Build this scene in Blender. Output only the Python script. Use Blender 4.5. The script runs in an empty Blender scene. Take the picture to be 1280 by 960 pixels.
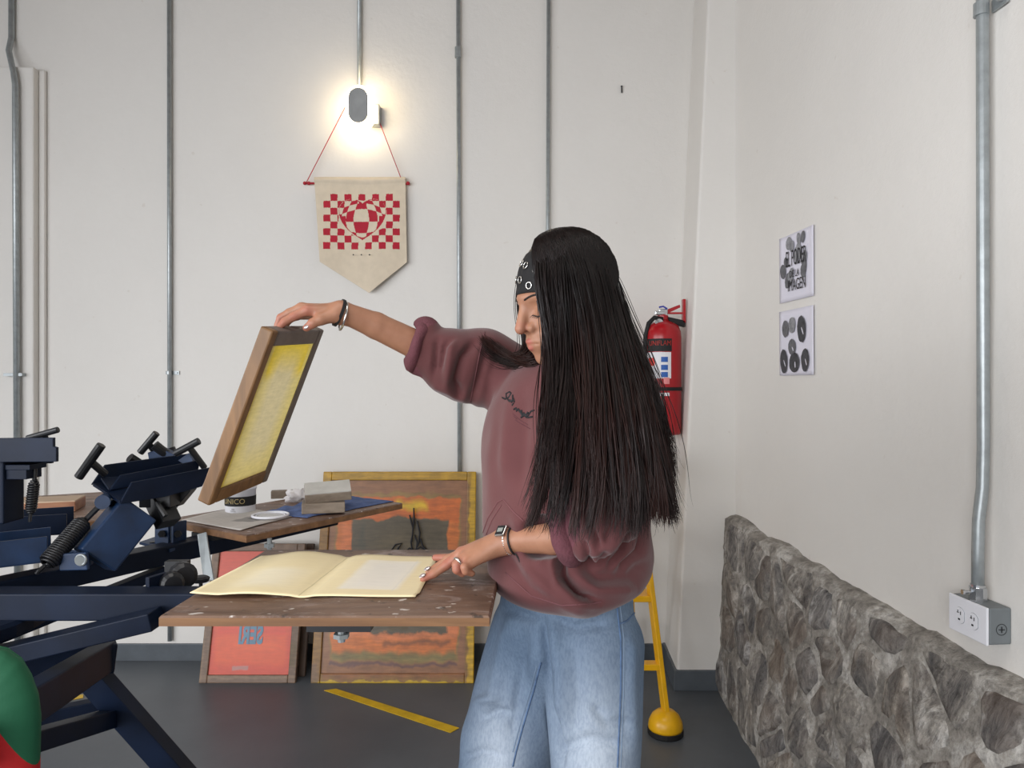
import bpy, bmesh, math, random
import numpy as np
from mathutils import Vector, Matrix, noise
from mathutils.bvhtree import BVHTree
random.seed(7); rng = np.random.default_rng(7)
S = bpy.context.scene
COL = S.collection

# ------------------------------------------------------------ camera
FP, CH = 900.0, 1.36
cam_d = bpy.data.cameras.new('camera'); cam = bpy.data.objects.new('camera', cam_d); COL.objects.link(cam)
cam.location = (0, 0, CH); cam.rotation_euler = (math.pi/2, 0, 0)
cam_d.sensor_width = 36; cam_d.lens = FP/1280*36; cam_d.clip_start = .02
S.camera = cam

# ------------------------------------------------------------ world, lights, exposure
w = bpy.data.worlds.new('daylight'); S.world = w; w.use_nodes = True
w.node_tree.nodes['Background'].inputs[0].default_value = (.80, .88, 1, 1)
w.node_tree.nodes['Background'].inputs[1].default_value = .8
def area(name, loc, rot, sx, sy, energy, col):
    d = bpy.data.lights.new(name, 'AREA'); d.shape = 'RECTANGLE'; d.size = sx; d.size_y = sy
    d.energy = energy; d.color = col
    o = bpy.data.objects.new(name, d); COL.objects.link(o); o.location = loc; o.rotation_euler = rot
    return o
R = math.radians
L_ = area('window_light_left', (-4.0, -.4, 1.7), Vector((.92,.34,-.24)).to_track_quat('-Z','X').to_euler(), 2.0, 3.2, 52, (.97, .98, 1)); L_.data.spread = R(125)
L_ = area('window_light_rear', (-2.2, -2.95, 1.75), Vector((.30,.93,-.24)).to_track_quat('-Z','Y').to_euler(), 3.4, 2.0, 74, (.98, .985, 1)); L_.data.spread = R(125)
L_ = area('ceiling_light', (-.5, .35, 4.1), (0, 0, 0), 1.8, 1.4, 15, (1, .97, .92)); L_.data.spread = R(110)
S.view_settings.view_transform = 'Standard'; S.view_settings.look = 'None'
S.view_settings.gamma = 1; S.view_settings.use_curve_mapping = False
S.view_settings.exposure = 0.27

# ------------------------------------------------------------ helpers
def P(px, py, Y): return Vector(((px-640)*Y/FP, Y, CH-(py-480)*Y/FP))
OFF = {}
def tag(o, label=None, cat=None, group=None, kind=None):
    if label: o['label'] = label
    if cat: o['category'] = cat
    if group: o['group'] = group
    if kind: o['kind'] = kind
    return o
def thing(name, loc, label, cat, group=None):
    o = bpy.data.objects.new(name, None); COL.objects.link(o); o.location = loc; o.empty_display_size = .05
    OFF[o] = Vector(loc); return tag(o, label, cat, group)
class MB:
    def __init__(s): s.v = []; s.f = []; s.mi = []
    def add(s, v, f, mi=0):
        n = len(s.v); s.v += [Vector(a) for a in v]; s.f += [tuple(i+n for i in q) for q in f]; s.mi += [mi]*len(f); return s
    def box(s, c, size, rot=None, mi=0):
        c = Vector(c); h = Vector(size)/2; M = rot if rot is not None else Matrix.Identity(3)
        v = [c + M @ Vector((x*h.x, y*h.y, z*h.z)) for x in (-1,1) for y in (-1,1) for z in (-1,1)]
        return s.add(v, [(0,1,3,2),(4,6,7,5),(0,4,5,1),(2,3,7,6),(0,2,6,4),(1,5,7,3)], mi)
    def beam(s, a, b, wd, ht, up=(0,0,1), mi=0):
        a = Vector(a); b = Vector(b); d = (b-a); L = d.length; d.normalize()
        x = d.cross(Vector(up)).normalized(); u = x.cross(d)
        M = Matrix((x, d, u)).transposed()
        return s.box((a+b)/2, (wd, L, ht), M, mi)
    def plate(s, pts, th, mi=0):
        pts = [Vector(p) for p in pts]; n = len(pts)
        nn = Vector((0,0,0))
        for i in range(n): nn += (pts[i]-pts[0]).cross(pts[(i+1)%n]-pts[0])
        nn.normalize(); o = nn*th/2
        v = [p+o for p in pts]+[p-o for p in pts]
        f = [tuple(range(n)), tuple(range(2*n-1, n-1, -1))]+[(i, n+i, n+(i+1)%n, (i+1)%n) for i in range(n)]
        return s.add(v, f, mi)
    def tube(s, pts, r, n=10, caps=True, mi=0):
        pts = [Vector(p) for p in pts]; m = len(pts)
        rr = r if isinstance(r, (list, tuple)) else [r]*m
        T = [(pts[min(i+1,m-1)]-pts[max(i-1,0)]).normalized() for i in range(m)]
        a = Vector((0,0,1)) if abs(T[0].z) < .9 else Vector((1,0,0))
        N = T[0].cross(a).normalized(); v = []
        for i in range(m):
            N = (N - T[i]*N.dot(T[i])).normalized(); B = T[i].cross(N)
            for k in range(n):
                t = 2*math.pi*k/n; v.append(pts[i]+(N*math.cos(t)+B*math.sin(t))*rr[i])
        f = [(i*n+k, i*n+(k+1)%n, (i+1)*n+(k+1)%n, (i+1)*n+k) for i in range(m-1) for k in range(n)]
        if caps: f += [tuple(range(n-1,-1,-1)), tuple(range((m-1)*n, m*n))]
        return s.add(v, f, mi)
    def lathe(s, prof, c, n=28, axis=(0,0,1), mi=0):
        c = Vector(c); ax = Vector(axis).normalized(); q = ax.to_track_quat('Z', 'Y').to_matrix()
        v = []; m = len(prof)
        for r, z in prof:
            for k in range(n):
                t = 2*math.pi*k/n; v.append(c + q @ Vector((r*math.cos(t), r*math.sin(t), z)))
        f = [(i*n+k, i*n+(k+1)%n, (i+1)*n+(k+1)%n, (i+1)*n+k) for i in range(m-1) for k in range(n)]
        f += [tuple(range(n-1,-1,-1)), tuple(range((m-1)*n, m*n))]
        return s.add(v, f, mi)
    def torus(s, c, axis, R_, r, n=28, k=8, mi=0, sx=1.0):
        c = Vector(c); q = Vector(axis).normalized().to_track_quat('Z','Y').to_matrix()
        v = [c + q @ Vector(((R_+r*math.cos(b))*math.cos(a)*sx, (R_+r*math.cos(b))*math.sin(a), r*math.sin(b)))
             for a in [2*math.pi*i/n for i in range(n)] for b in [2*math.pi*j/k for j in range(k)]]
        f = [(i*k+j, ((i+1)%n)*k+j, ((i+1)%n)*k+(j+1)%k, i*k+(j+1)%k) for i in range(n) for j in range(k)]
        return s.add(v, f, mi)
    def ell(s, c, rad, M=None, n=14, m=8, mi=0):
        c = Vector(c); M = M if M is not None else Matrix.Identity(3); v = []
        for i in range(1, m):
            p = math.pi*i/m
            for k in range(n):
                t = 2*math.pi*k/n
                v.append(c + M @ Vector((rad[0]*math.sin(p)*math.cos(t), rad[1]*math.sin(p)*math.sin(t), rad[2]*math.cos(p))))
        v += [c + M @ Vector((0,0,rad[2])), c - M @ Vector((0,0,rad[2]))]; a = len(v)-2
        f = [(i*n+k, (i+1)*n+k, (i+1)*n+(k+1)%n, i*n+(k+1)%n) for i in range(m-2) for k in range(n)]
        f += [(a, k, (k+1)%n) for k in range(n)] + [(a+1, (m-2)*n+(k+1)%n, (m-2)*n+k) for k in range(n)]
        return s.add(v, f, mi)
    def grid(s, fn, nu, nv, mi=None):
        v = [fn(i/nu, j/nv) for i in range(nu+1) for j in range(nv+1)]; n = len(s.v)
        s.v += [Vector(a) for a in v]
        for i in range(nu):
            for j in range(nv):
                a = n+i*(nv+1)+j; s.f.append((a, a+nv+1, a+nv+2, a+1)); s.mi.append(mi(i/nu+.5/nu, j/nv+.5/nv) if mi else 0)
        return s
def islands(mb):
    p = list(range(len(mb.v)))
    def fd(a):
        while p[a] != a: p[a] = p[p[a]]; a = p[a]
        return a
    for f in mb.f:
        for i in f[1:]: p[fd(i)] = fd(f[0])
    g = {}
    for k, f in enumerate(mb.f): g.setdefault(fd(f[0]), []).append(k)
    out = []
    for ks in g.values():
        m_ = MB(); ids = {}
        for k in ks:
            for i in mb.f[k]:
                if i not in ids: ids[i] = len(m_.v); m_.v.append(mb.v[i])
            m_.f.append(tuple(ids[i] for i in mb.f[k])); m_.mi.append(mb.mi[k])
        out.append(m_)
    return out
def objs(name, mb, *a, **k): return [obj(name, m_, *a, **k) for m_ in islands(mb)]
def obj(name, mb, mats, parent=None, smooth=False, bevel=0, label=None, kind=None, recalc=True, sub=0, uv=None):
    off = Vector((0,0,0)); q = parent
    while q is not None:
        if q in OFF: off = OFF[q]
        q = q.parent
    me = bpy.data.meshes.new(name); me.from_pydata([v-off for v in mb.v], [], mb.f)
    for m in (mats if isinstance(mats, (list, tuple)) else [mats]): me.materials.append(m)
    if any(mb.mi): me.polygons.foreach_set('material_index', mb.mi)
    if recalc:
        bm = bmesh.new(); bm.from_mesh(me); bmesh.ops.recalc_face_normals(bm, faces=bm.faces); bm.to_mesh(me); bm.free()
    if smooth: me.polygons.foreach_set('use_smooth', [True]*len(me.polygons))
    if uv:
        l = me.uv_layers.new(name='UVMap')
        for lp in me.loops: l.data[lp.index].uv = uv(me.vertices[lp.vertex_index].co+off)
    o = bpy.data.objects.new(name, me); COL.objects.link(o)
    if parent is not None: o.parent = parent
    if bevel:
        b = o.modifiers.new('bevel', 'BEVEL'); b.width = bevel; b.segments = 2; b.limit_method = 'ANGLE'; b.angle_limit = R(40)
    if smooth and bevel is None: pass
    if label: o['label'] = label
    if kind: o['kind'] = kind
    return o
def top(name, mb, mats, label, cat, group=None, **k):
    return tag(obj(name, mb, mats, **k), label, cat, group)
def autosmooth(o, ang=40):
    me = o.data
    me.polygons.foreach_set('use_smooth', [True]*len(me.polygons))
    try: me.set_sharp_from_angle(angle=R(ang))
    except Exception: pass
    return o
def text_mb(body, size, M, extrude=.0004, mirror=False, squash=(1,1), bold=0):
    c = bpy.data.curves.new('t', 'FONT'); c.body = body; c.size = size; c.extrude = extrude; c.align_x = 'CENTER'; c.align_y = 'CENTER'; c.resolution_u = 3; c.offset = bold
    o = bpy.data.objects.new('t', c); COL.objects.link(o)
    dg = bpy.context.evaluated_depsgraph_get(); me = o.evaluated_get(dg).to_mesh()
    mb = MB(); sx = -1 if mirror else 1
    mb.add([M @ Vector((v.co.x*sx*squash[0], v.co.y*squash[1], v.co.z)) for v in me.vertices], [tuple(p.vertices) for p in me.polygons])
    o.evaluated_get(dg).to_mesh_clear(); bpy.data.objects.remove(o); bpy.data.curves.remove(c)
    return mb
def frame4(origin, x, y):
    x = Vector(x).normalized(); y = Vector(y).normalized(); z = x.cross(y)
    M = Matrix((x, y, z)).transposed().to_4x4(); M.translation = Vector(origin); return M

# ------------------------------------------------------------ materials
def lin(r, g, b):
    f = lambda c: ((c/255+.055)/1.055)**2.4 if c > 10 else c/255/12.92
    return (f(r), f(g), f(b), 1)
class NT:
    def __init__(s, name):
        s.m = bpy.data.materials.new(name); s.m.use_nodes = True; s.n = s.m.node_tree.nodes; s.l = s.m.node_tree.links
        s.b = s.n['Principled BSDF']; s.tc = s.n.new('ShaderNodeTexCoord')
    def lk(s, a, b): s.l.new(a, b)
    def noise(s, scale, detail=4, rough=.55, vec=None, stretch=None, dist=0):
        t = s.n.new('ShaderNodeTexNoise'); t.inputs['Scale'].default_value = scale; t.inputs['Detail'].default_value = detail
        t.inputs['Roughness'].default_value = rough; t.inputs['Distortion'].default_value = dist
        v = vec or s.tc.outputs['Object']
        if stretch:
            mp = s.n.new('ShaderNodeMapping'); mp.inputs['Scale'].default_value = stretch
            if len(stretch) > 3: pass
            s.lk(v, mp.inputs[0]); v = mp.outputs[0]
        s.lk(v, t.inputs['Vector']); return t.outputs['Fac']
    def ramp(s, fac, stops):
        r = s.n.new('ShaderNodeValToRGB'); e = r.color_ramp.elements
        while len(e) < len(stops): e.new(.5)
        for el, (p, c) in zip(e, stops): el.position = p; el.color = c
        s.lk(fac, r.inputs[0]); return r.outputs[0]
    def mix(s, fac, a, b, mode='MIX'):
        m = s.n.new('ShaderNodeMix'); m.data_type = 'RGBA'; m.blend_type = mode
        for sock, v in ((m.inputs[0], fac), (m.inputs[6], a), (m.inputs[7], b)):
            if isinstance(v, (float, int, tuple)): sock.default_value = v
            else: s.lk(v, sock)
        return m.outputs[2]
    def math(s, op, a, b=0., clamp=False):
        m = s.n.new('ShaderNodeMath'); m.operation = op; m.use_clamp = clamp
        for i, v in ((0, a), (1, b)):
            if isinstance(v, (float, int)): m.inputs[i].default_value = v
            else: s.lk(v, m.inputs[i])
        return m.outputs[0]
    def bump(s, h, strength=.3, dist=.01, prev=None):
        b = s.n.new('ShaderNodeBump'); b.inputs['Strength'].default_value = strength; b.inputs['Distance'].default_value = dist
        s.lk(h, b.inputs['Height'])
        if prev: s.lk(prev, b.inputs['Normal'])
        s.lk(b.outputs[0], s.b.inputs['Normal']); return b.outputs[0]
    def col(s, c):
        if isinstance(c, tuple): s.b.inputs['Base Color'].default_value = c
        else: s.lk(c, s.b.inputs['Base Color'])
    def set(s, **k):
        for a, v in k.items():
            s.b.inputs[{'rough':'Roughness','metal':'Metallic','spec':'Specular IOR Level','sheen':'Sheen Weight','sss':'Subsurface Weight','alpha':'Alpha','coat':'Coat Weight','trans':'Transmission Weight'}[a]].default_value = v
        return s
def simple(name, c, rough=.5, metal=0, var=.12, vs=12, bump=.0, bs=60, spec=.5, detail=4):
    t = NT(name); f = t.noise(vs, detail)
    lo = tuple(x*(1-var) for x in c[:3])+(1,); hi = tuple(min(1, x*(1+var)) for x in c[:3])+(1,)
    t.col(t.ramp(f, [(.3, lo), (.7, hi)])); t.set(rough=rough, metal=metal, spec=spec)
    if bump: t.bump(t.noise(bs, 3), bump, .004)
    return t.m
def plaster(name, c):
    t = NT(name); a = t.noise(1.3, 5, .6); b = t.noise(7, 6, .65); d = t.noise(38, 4, .6)
    k = t.ramp(a, [(.3, tuple(x*.95 for x in c[:3])+(1,)), (.7, c)])
    sp = t.ramp(t.noise(23, 2), [(.74, (1,1,1,1)), (.80, (.93,.91,.89,1))])
    t.col(t.mix(1., k, sp, 'MULTIPLY')); t.set(rough=.62, spec=.3)
    p = t.bump(b, .35, .012); t.bump(d, .22, .004, p); return t.m
def painted(name, base, layers, rough=.45, dist=.02, dscale=9, streak=.15, through=0):
    """flat colours laid in boxes (x0,x1,y0,y1,colour,softness,opacity) of the panel's own UV, edges wobbled by noise"""
    t = NT(name); uv = t.tc.outputs['UV']
    nz = t.n.new('ShaderNodeTexNoise'); nz.inputs['Scale'].default_value = dscale; nz.inputs['Detail'].default_value = 6; t.lk(uv, nz.inputs['Vector'])
    vm = t.n.new('ShaderNodeVectorMath'); vm.operation = 'MULTIPLY_ADD'; t.lk(nz.outputs['Color'], vm.inputs[0]); vm.inputs[1].default_value = (dist*2,)*3
    ad = t.n.new('ShaderNodeVectorMath'); ad.operation = 'ADD'; t.lk(uv, ad.inputs[0]); ad.inputs[1].default_value = (-dist,-dist,0); t.lk(ad.outputs[0], vm.inputs[2])
    sp = t.n.new('ShaderNodeSeparateXYZ'); t.lk(vm.outputs[0], sp.inputs[0]); x, y = sp.outputs[0], sp.outputs[1]
    c = base
    for (x0,x1,y0,y1,colr,soft,op) in layers:
        k = 1/max(soft, .002)
        a = t.math('MULTIPLY', t.math('SUBTRACT', x, x0), k, True); b = t.math('MULTIPLY', t.math('SUBTRACT', x1, x), k, True)
        d = t.math('MULTIPLY', t.math('SUBTRACT', y, y0), k, True); e = t.math('MULTIPLY', t.math('SUBTRACT', y1, y), k, True)
        f = t.math('MULTIPLY', t.math('MULTIPLY', a, b), t.math('MULTIPLY', d, e)); f = t.math('MULTIPLY', f, op)
        c = t.mix(f, c, colr)
    st = t.noise(6, 6, .6, vec=uv, stretch=(1.2, 9, 1)); sv = t.noise(14, 5, .6, vec=uv)
    m1 = t.ramp(st, [(.3, (1-streak,)*3+(1,)), (.7, (1+streak*.3,)*3+(1,))]); m2 = t.ramp(sv, [(.3, (1-streak*.6,)*3+(1,)), (.65, (1,1,1,1))])
    t.col(t.mix(1., t.mix(1., c, m1, 'MULTIPLY'), m2, 'MULTIPLY')); t.set(rough=rough); t.bump(st, .15, .002)
    if through:
        tl = t.n.new('ShaderNodeBsdfTranslucent'); mx = t.n.new('ShaderNodeMixShader'); mx.inputs[0].default_value = through
        t.lk(t.b.inputs['Base Color'].links[0].from_socket, tl.inputs[0]); t.lk(t.b.outputs[0], mx.inputs[1]); t.lk(tl.outputs[0], mx.inputs[2])
        t.lk(mx.outputs[0], t.n['Material Output'].inputs[0])
    return t.m
def wood(name, c1, c2, rough=.55, stretch=(3, 40, 40), stain=None, stretchscale=1.):
    t = NT(name); g = t.noise(stretchscale, 6, .6, stretch=stretch, dist=.6); k = t.ramp(g, [(.3, c1), (.7, c2)])
    if stain: k = t.mix(t.ramp(t.noise(9, 6, .7), [(.58, (0,0,0,1)), (.72, (.65,)*3+(1,))]), k, stain)
    k = t.mix(1., k, t.ramp(t.noise(5, 4), [(.3, (.8,.8,.8,1)), (.7, (1.05,)*3+(1,))]), 'MULTIPLY')
    t.col(k); t.set(rough=rough); t.bump(g, .2, .003); return t.m
M = {}
M['wall'] = plaster('white plaster', lin(226, 223, 218))
M['ceil'] = plaster('ceiling boards', lin(104, 78, 56))
t = NT('grey floor paint'); a = t.noise(1.6, 6, .6); b = t.noise(60, 4)
k = t.ramp(a, [(.3, lin(80, 85, 91)), (.7, lin(94, 99, 104))])
k = t.mix(t.ramp(t.noise(3.2, 8, .7, stretch=(1, 3, 1)), [(.66, (0,0,0,1)), (.75, (.5,)*3+(1,))]), k, lin(118, 122, 126))
t.col(k); t.set(rough=.42, spec=.35); t.bump(b, .12, .002); M['floor'] = t.m
M['skirt'] = simple('grey skirting paint', lin(82, 88, 94), .45, bump=.3, bs=40)
M['navy'] = simple('navy enamel', lin(12, 24, 44), .5, var=.35, vs=9, bump=.05, spec=.22)
M['navy2'] = simple('blue enamel', lin(20, 46, 80), .48, var=.35, vs=14, bump=.05)
M['black'] = simple('black steel', lin(24, 25, 29), .42, var=.3, vs=30)
M['steel'] = simple('galvanised steel', lin(158, 164, 166), .36, .45, var=.12, vs=40)
M['chrome'] = simple('polished steel', lin(200, 202, 205), .2, .95, var=.05)
M['greybox'] = simple('grey powder coat', lin(112, 118, 121), .5)
M['plastic'] = simple('white plastic', lin(226, 227, 233), .35, var=.03)
M['rubber'] = simple('black rubber', lin(20, 20, 22), .7)
M['red'] = simple('red enamel', lin(168, 22, 32), .28, var=.08)
M['yellow'] = simple('yellow enamel', lin(236, 178, 18), .32, var=.08, vs=20)
M['tape'] = simple('yellow floor tape', lin(206, 170, 36), .45, var=.18, vs=18)
M['string'] = simple('red cord', lin(170, 30, 45), .7)
# ------------------------------------------------------------ the room
YB = 3.55
def wx(y): return .995 + .089*(3.2-y)              # right wall plane
def struct(name, mb, mat, **k): return tag(obj(name, mb, mat, **k), kind='structure')
HC = 4.2
struct('floor', MB().box((-1.2, .4, -.05), (6.6, 7.2, .1)), M['floor'])
struct('ceiling', MB().box((-1.2, .4, HC+.05), (6.6, 7.2, .1)), M['ceil'])
struct('wall_back', MB().box((-1.4, YB+.1, HC/2), (5.6, .2, HC)), M['wall'])
def holed(axis, c, a0, a1, h0, h1, w0, w1):
    mb = MB()
    for (p0, p1, q0, q1) in ((a0, w0, 0, HC), (w1, a1, 0, HC), (w0, w1, 0, h0), (w0, w1, h1, HC)):
        if axis == 'x': mb.box((c, (p0+p1)/2, (q0+q1)/2), (.2, p1-p0, q1-q0))
        else: mb.box(((p0+p1)/2, c, (q0+q1)/2), (p1-p0, .2, q1-q0))
    return mb
struct('wall_left', holed('x', -4.25, -3.2, YB, .6, 2.95, -2.0, 1.2), M['wall'])
struct('wall_rear', holed('y', -3.15, -4.35, 1.75, .6, 2.85, -3.9, -.5), M['wall'])
wall_r = struct('wall_right', MB().plate([(wx(3.7), 3.7, 0), (wx(-3.1), -3.1, 0), (wx(-3.1), -3.1, HC), (wx(3.7), 3.7, HC)], .0), M['wall'])
# give the right wall its thickness on the outer side
bm = bmesh.new(); bm.from_mesh(wall_r.data); bmesh.ops.remove_doubles(bm, verts=bm.verts, dist=1e-4)
fs = [f for f in bm.faces]; [bm.faces.remove(f) for f in fs[1:]]
r = bmesh.ops.extrude_face_region(bm, geom=list(bm.faces)); bmesh.ops.translate(bm, verts=[v for v in r['geom'] if isinstance(v, bmesh.types.BMVert)], vec=(.2, .018, 0))
bmesh.ops.recalc_face_normals(bm, faces=bm.faces); bm.to_mesh(wall_r.data); bm.free()
# tapering pillar in the corner
def px_l(z, y): return (.748 if y > 3.4 else .728) + (.150/3.25)*z
mb = MB()
for z in (0, HC):
    mb.v += [Vector((px_l(z, 3.55), 3.552, z)), Vector((px_l(z, 3.2), 3.2, z)), Vector((wx(3.2)+.05, 3.2, z)), Vector((wx(3.55)+.05, 3.552, z))]
mb.f += [(0,1,2,3), (7,6,5,4)] + [(i, (i+1)%4, 4+(i+1)%4, 4+i) for i in range(4)]; mb.mi += [0]*6
struct('trim_1', mb, M['wall'], bevel=.012)
# projecting wall strip at the far left
mb = MB().box((-2.95, YB-.03, 1.45), (1.26, .06, 2.9)); mb.box((-2.305, YB-.012, 1.45), (.03, .024, 2.9))
struct('trim_2', mb, M['wall'], bevel=.008)
struct('baseboard_back', MB().box((-.8, YB-.006, .04), (3.1, .012, .085)).box((-3.3, YB-.066, .04), (1.97, .012, .085)), M['skirt'], bevel=.003)
mb = MB()
for z in (0, .09):
    mb.v += [Vector((px_l(z, 3.55)-.012, 3.54, z)), Vector((px_l(z, 3.2)-.012, 3.188, z)), Vector((wx(3.2)-.02, 3.188, z)), Vector((wx(3.2)-.02, 3.3, z)), Vector((px_l(z, 3.55)+.05, 3.54, z))]
mb.f += [(0,1,2,3,4), (9,8,7,6,5)] + [(i, (i+1)%5, 5+(i+1)%5, 5+i) for i in range(5)]; mb.mi += [0]*7
struct('baseboard_right', mb, M['skirt'], bevel=.003)

# rubble stone foot of the right wall
t = NT('rubble stone'); oi = t.n.new('ShaderNodeObjectInfo')
va = t.n.new('ShaderNodeVectorMath'); va.operation = 'ADD'; t.lk(t.tc.outputs['Object'], va.inputs[0])
cx = t.n.new('ShaderNodeCombineXYZ'); rr = t.math('MULTIPLY', oi.outputs['Random'], 37.); t.lk(rr, cx.inputs[0]); t.lk(rr, cx.inputs[2]); t.lk(cx.outputs[0], va.inputs[1])
n1 = t.noise(7, 8, .7, vec=va.outputs[0], stretch=(1, 1.6, .7), dist=1.2); n2 = t.noise(36, 8, .75, vec=va.outputs[0]); n3 = t.noise(3.4, 4, .6, vec=va.outputs[0])
k = t.ramp(n1, [(.30, lin(88, 88, 90)), (.45, lin(128, 125, 123)), (.55, lin(164, 160, 155)), (.66, lin(222, 220, 217))])
k = t.mix(1., k, t.ramp(n2, [(.30, (.35,.34,.34,1)), (.48, (1,1,1,1)), (.66, (1.3,1.28,1.25,1))]), 'MULTIPLY')
k = t.mix(t.ramp(n3, [(.45, (0,0,0,1)), (.62, (.40,)*3+(1,))]), k, lin(132, 112, 95))
k = t.mix(1., k, t.ramp(oi.outputs['Random'], [(0, (.82,.83,.86,1)), (1, (1.1,1.07,1.02,1))]), 'MULTIPLY')
t.col(k); t.set(rough=.85, spec=.25); p = t.bump(n2, .9, .012); t.bump(n1, .8, .03, p); M['stone'] = t.m
t = NT('old mortar'); n1 = t.noise(9, 8, .7); n2 = t.noise(45, 6, .7)
k = t.ramp(n1, [(.3, lin(112, 108, 104)), (.5, lin(152, 147, 140)), (.66, lin(204, 201, 196))])
k = t.mix(1., k, t.ramp(n2, [(.3, (.5,.5,.5,1)), (.55, (1.05,1.05,1.05,1))]), 'MULTIPLY')
t.col(k); t.set(rough=.9, spec=.2); t.bump(n2, .8, .01); M['mortar'] = t.m
def ztop(s): return .775 - .075*min(s, 1.3)/1.3 + .022*noise.noise(Vector((s*5, 1, 0))) + .012*noise.noise(Vector((s*17, 3, 0)))
def stone_pt(s, v, out=0.):
    y = 3.2-s; z = ztop(s)*v
    xb = .914-.0554*s if s < .7 else wx(y)-.176-.04*(s-.7)
    xt = wx(y)-.045
    x = xb+(xt-xb)*(v**1.3)
    nz = .014*noise.noise(Vector((s*6, v*5, 2)))+.008*noise.noise(Vector((s*19, v*15, 5)))
    return Vector((x-out+nz, y-.05*out, z+.35*out*v))
mb = MB()
NS, NV = 90, 26
def basefn(u, v):
    s = u*3.2
    if v <= .9: return stone_pt(s, v/.9)
    q = (v-.9)/.1; p = stone_pt(s, 1.); xw = wx(3.2-s)+.05
    return Vector((p.x+(xw-p.x)*q, p.y, p.z+.02*q*q+.01*noise.noise(Vector((s*14, q*3, 8)))*(1-q)))
mb.grid(basefn, NS, NV)
sb = obj('stone_base', mb, M['mortar'], wall_r, smooth=True, label='rough grey brown rubble stone base of the right wall')
def clip(poly, nx, ny, d):
    out = []
    for i in range(len(poly)):
        a, b = poly[i], poly[(i+1) % len(poly)]; da = a[0]*nx+a[1]*ny-d; db = b[0]*nx+b[1]*ny-d
        if da <= 0: out.append(a)
        if da*db < 0: q = da/(da-db); out.append((a[0]+(b[0]-a[0])*q, a[1]+(b[1]-a[1])*q))
    return out
LS, LH = 2.5, .76
seeds = []; random.seed(11)
for i in range(15):
    for j in range(6):
        seeds.append(((i+.5+.5*(j % 2)+random.uniform(-.42,.42))*LS/15, (j+.5+random.uniform(-.42,.42))*LH/6))
for i in range(26): seeds.pop(random.randrange(len(seeds)))
for i, (a, b) in enumerate(seeds):
    poly = [(0,.005),(LS,.005),(LS,LH-.012),(0,LH-.012)]
    for j, (c, d) in enumerate(seeds):
        if i != j:
            sh = .55                                            # beds lean: metric skewed so the stones tilt
            dx, dy = (c-a), (d-b); nx, ny = dx+sh*dy*.5, dy+sh*dx*.5
            mx, my = (a+c)/2, (b+d)/2; poly = clip(poly, nx, ny, nx*mx+ny*my)
            if len(poly) < 3: break
    if len(poly) < 3: continue
    cx_, cy_ = sum(p[0] for p in poly)/len(poly), sum(p[1] for p in poly)/len(poly)
    per = []
    n = len(poly); L = [math.dist(poly[k], poly[(k+1)%n]) for k in range(n)]; T = sum(L); NP = 12
    for q in range(NP):
        d = q/NP*T; k = 0
        while d > L[k] and k < n-1: d -= L[k]; k += 1
        f = d/L[k]; per.append((poly[k][0]+(poly[k+1-n if k+1>=n else k+1][0]-poly[k][0])*f, poly[k][1]+(poly[(k+1)%n][1]-poly[k][1])*f))
    size = math.sqrt(T*T/16)
    v = []; th = random.uniform(.003, .012)
    for sc, o_ in ((1-.004/size*1.6, -.012), (1-.022/size*1.6, th*.6), (.62, th)):
        for (x, y) in per:
            x2, y2 = cx_+(x-cx_)*sc, cy_+(y-cy_)*sc; r0 = math.hypot(x-cx_, y-cy_)
            lim = min(1, (size*.62)/max(r0, 1e-4)); x2, y2 = cx_+(x2-cx_)*(.45+.55*lim), cy_+(y2-cy_)*(.45+.55*lim)
            v.append(stone_pt(max(x2, .0), min(max(y2/LH, 0), .99), o_+.010*noise.noise(Vector((x2*13, y2*13, i)))))
    v.append(stone_pt(cx_, cy_/LH, th*1.1+.006*random.uniform(-1, 1)))
    f = [(a_*NP+k, a_*NP+(k+1)%NP, (a_+1)*NP+(k+1)%NP, (a_+1)*NP+k) for a_ in range(2) for k in range(NP)] + [(2*NP+k, 2*NP+(k+1)%NP, 3*NP) for k in range(NP)]
    m_ = MB(); m_.add(v, f); o = obj('stone', m_, M['stone'], sb, smooth=True)

# ------------------------------------------------------------ conduits
def conduit(pts, r, straps, label, coupl=()):
    root = thing('conduit', (pts[0][0], pts[0][1], pts[0][2]), label, 'conduit', 'conduits on the walls')
    obj('pipe', MB().tube(pts, r, 14), M['steel'], root, smooth=True)
    for (x, z) in straps:
        m_ = MB().tube([(x, YB-.022-r*.2, z-.008), (x, YB-.022-r*.2, z+.008)], r*1.25, 14); m_.box((x+r*2.4, YB-.004, z), (r*3.4, .006, .018)); m_.tube([(x+r*3, YB-.002, z), (x+r*3, YB-.012, z)], .005, 8)
        obj('strap', m_, M['steel'], root)
    for (x, z) in coupl:
        obj('coupling', MB().tube([(x, YB-.021, z-.025), (x, YB-.021, z+.025)], r*1.45, 14), M['steel'], root)
    return root
def bx(px): return (px-640)*(YB-.02)/FP
yc = YB-.018
ya = YB-.085
conduit([((22-640)*ya/FP, ya, .1), ((19-640)*ya/FP, ya, 2.80), ((17-640)*ya/FP, ya, 2.86), ((14.5-640)*(YB-.03)/FP, YB-.05, 2.98), ((14-640)*(YB-.02)/FP, YB-.018, 3.06), ((14-640)*(YB-.02)/FP, YB-.018, HC)], .0135, [], 'thick metal conduit with a kink over the projecting wall strip at far left')
for c in list(bpy.data.objects):
    if c.name == 'conduit': obj('strap', MB().box((-2.40, YB-.075, 1.405), (.09, .03, .014)), M['steel'], c)
conduit([(bx(212), yc, .1), (bx(211), yc, HC)], .0105, [(bx(211.3), 1.415)], 'straight metal conduit rising behind the dark blue clamp handles')
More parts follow.
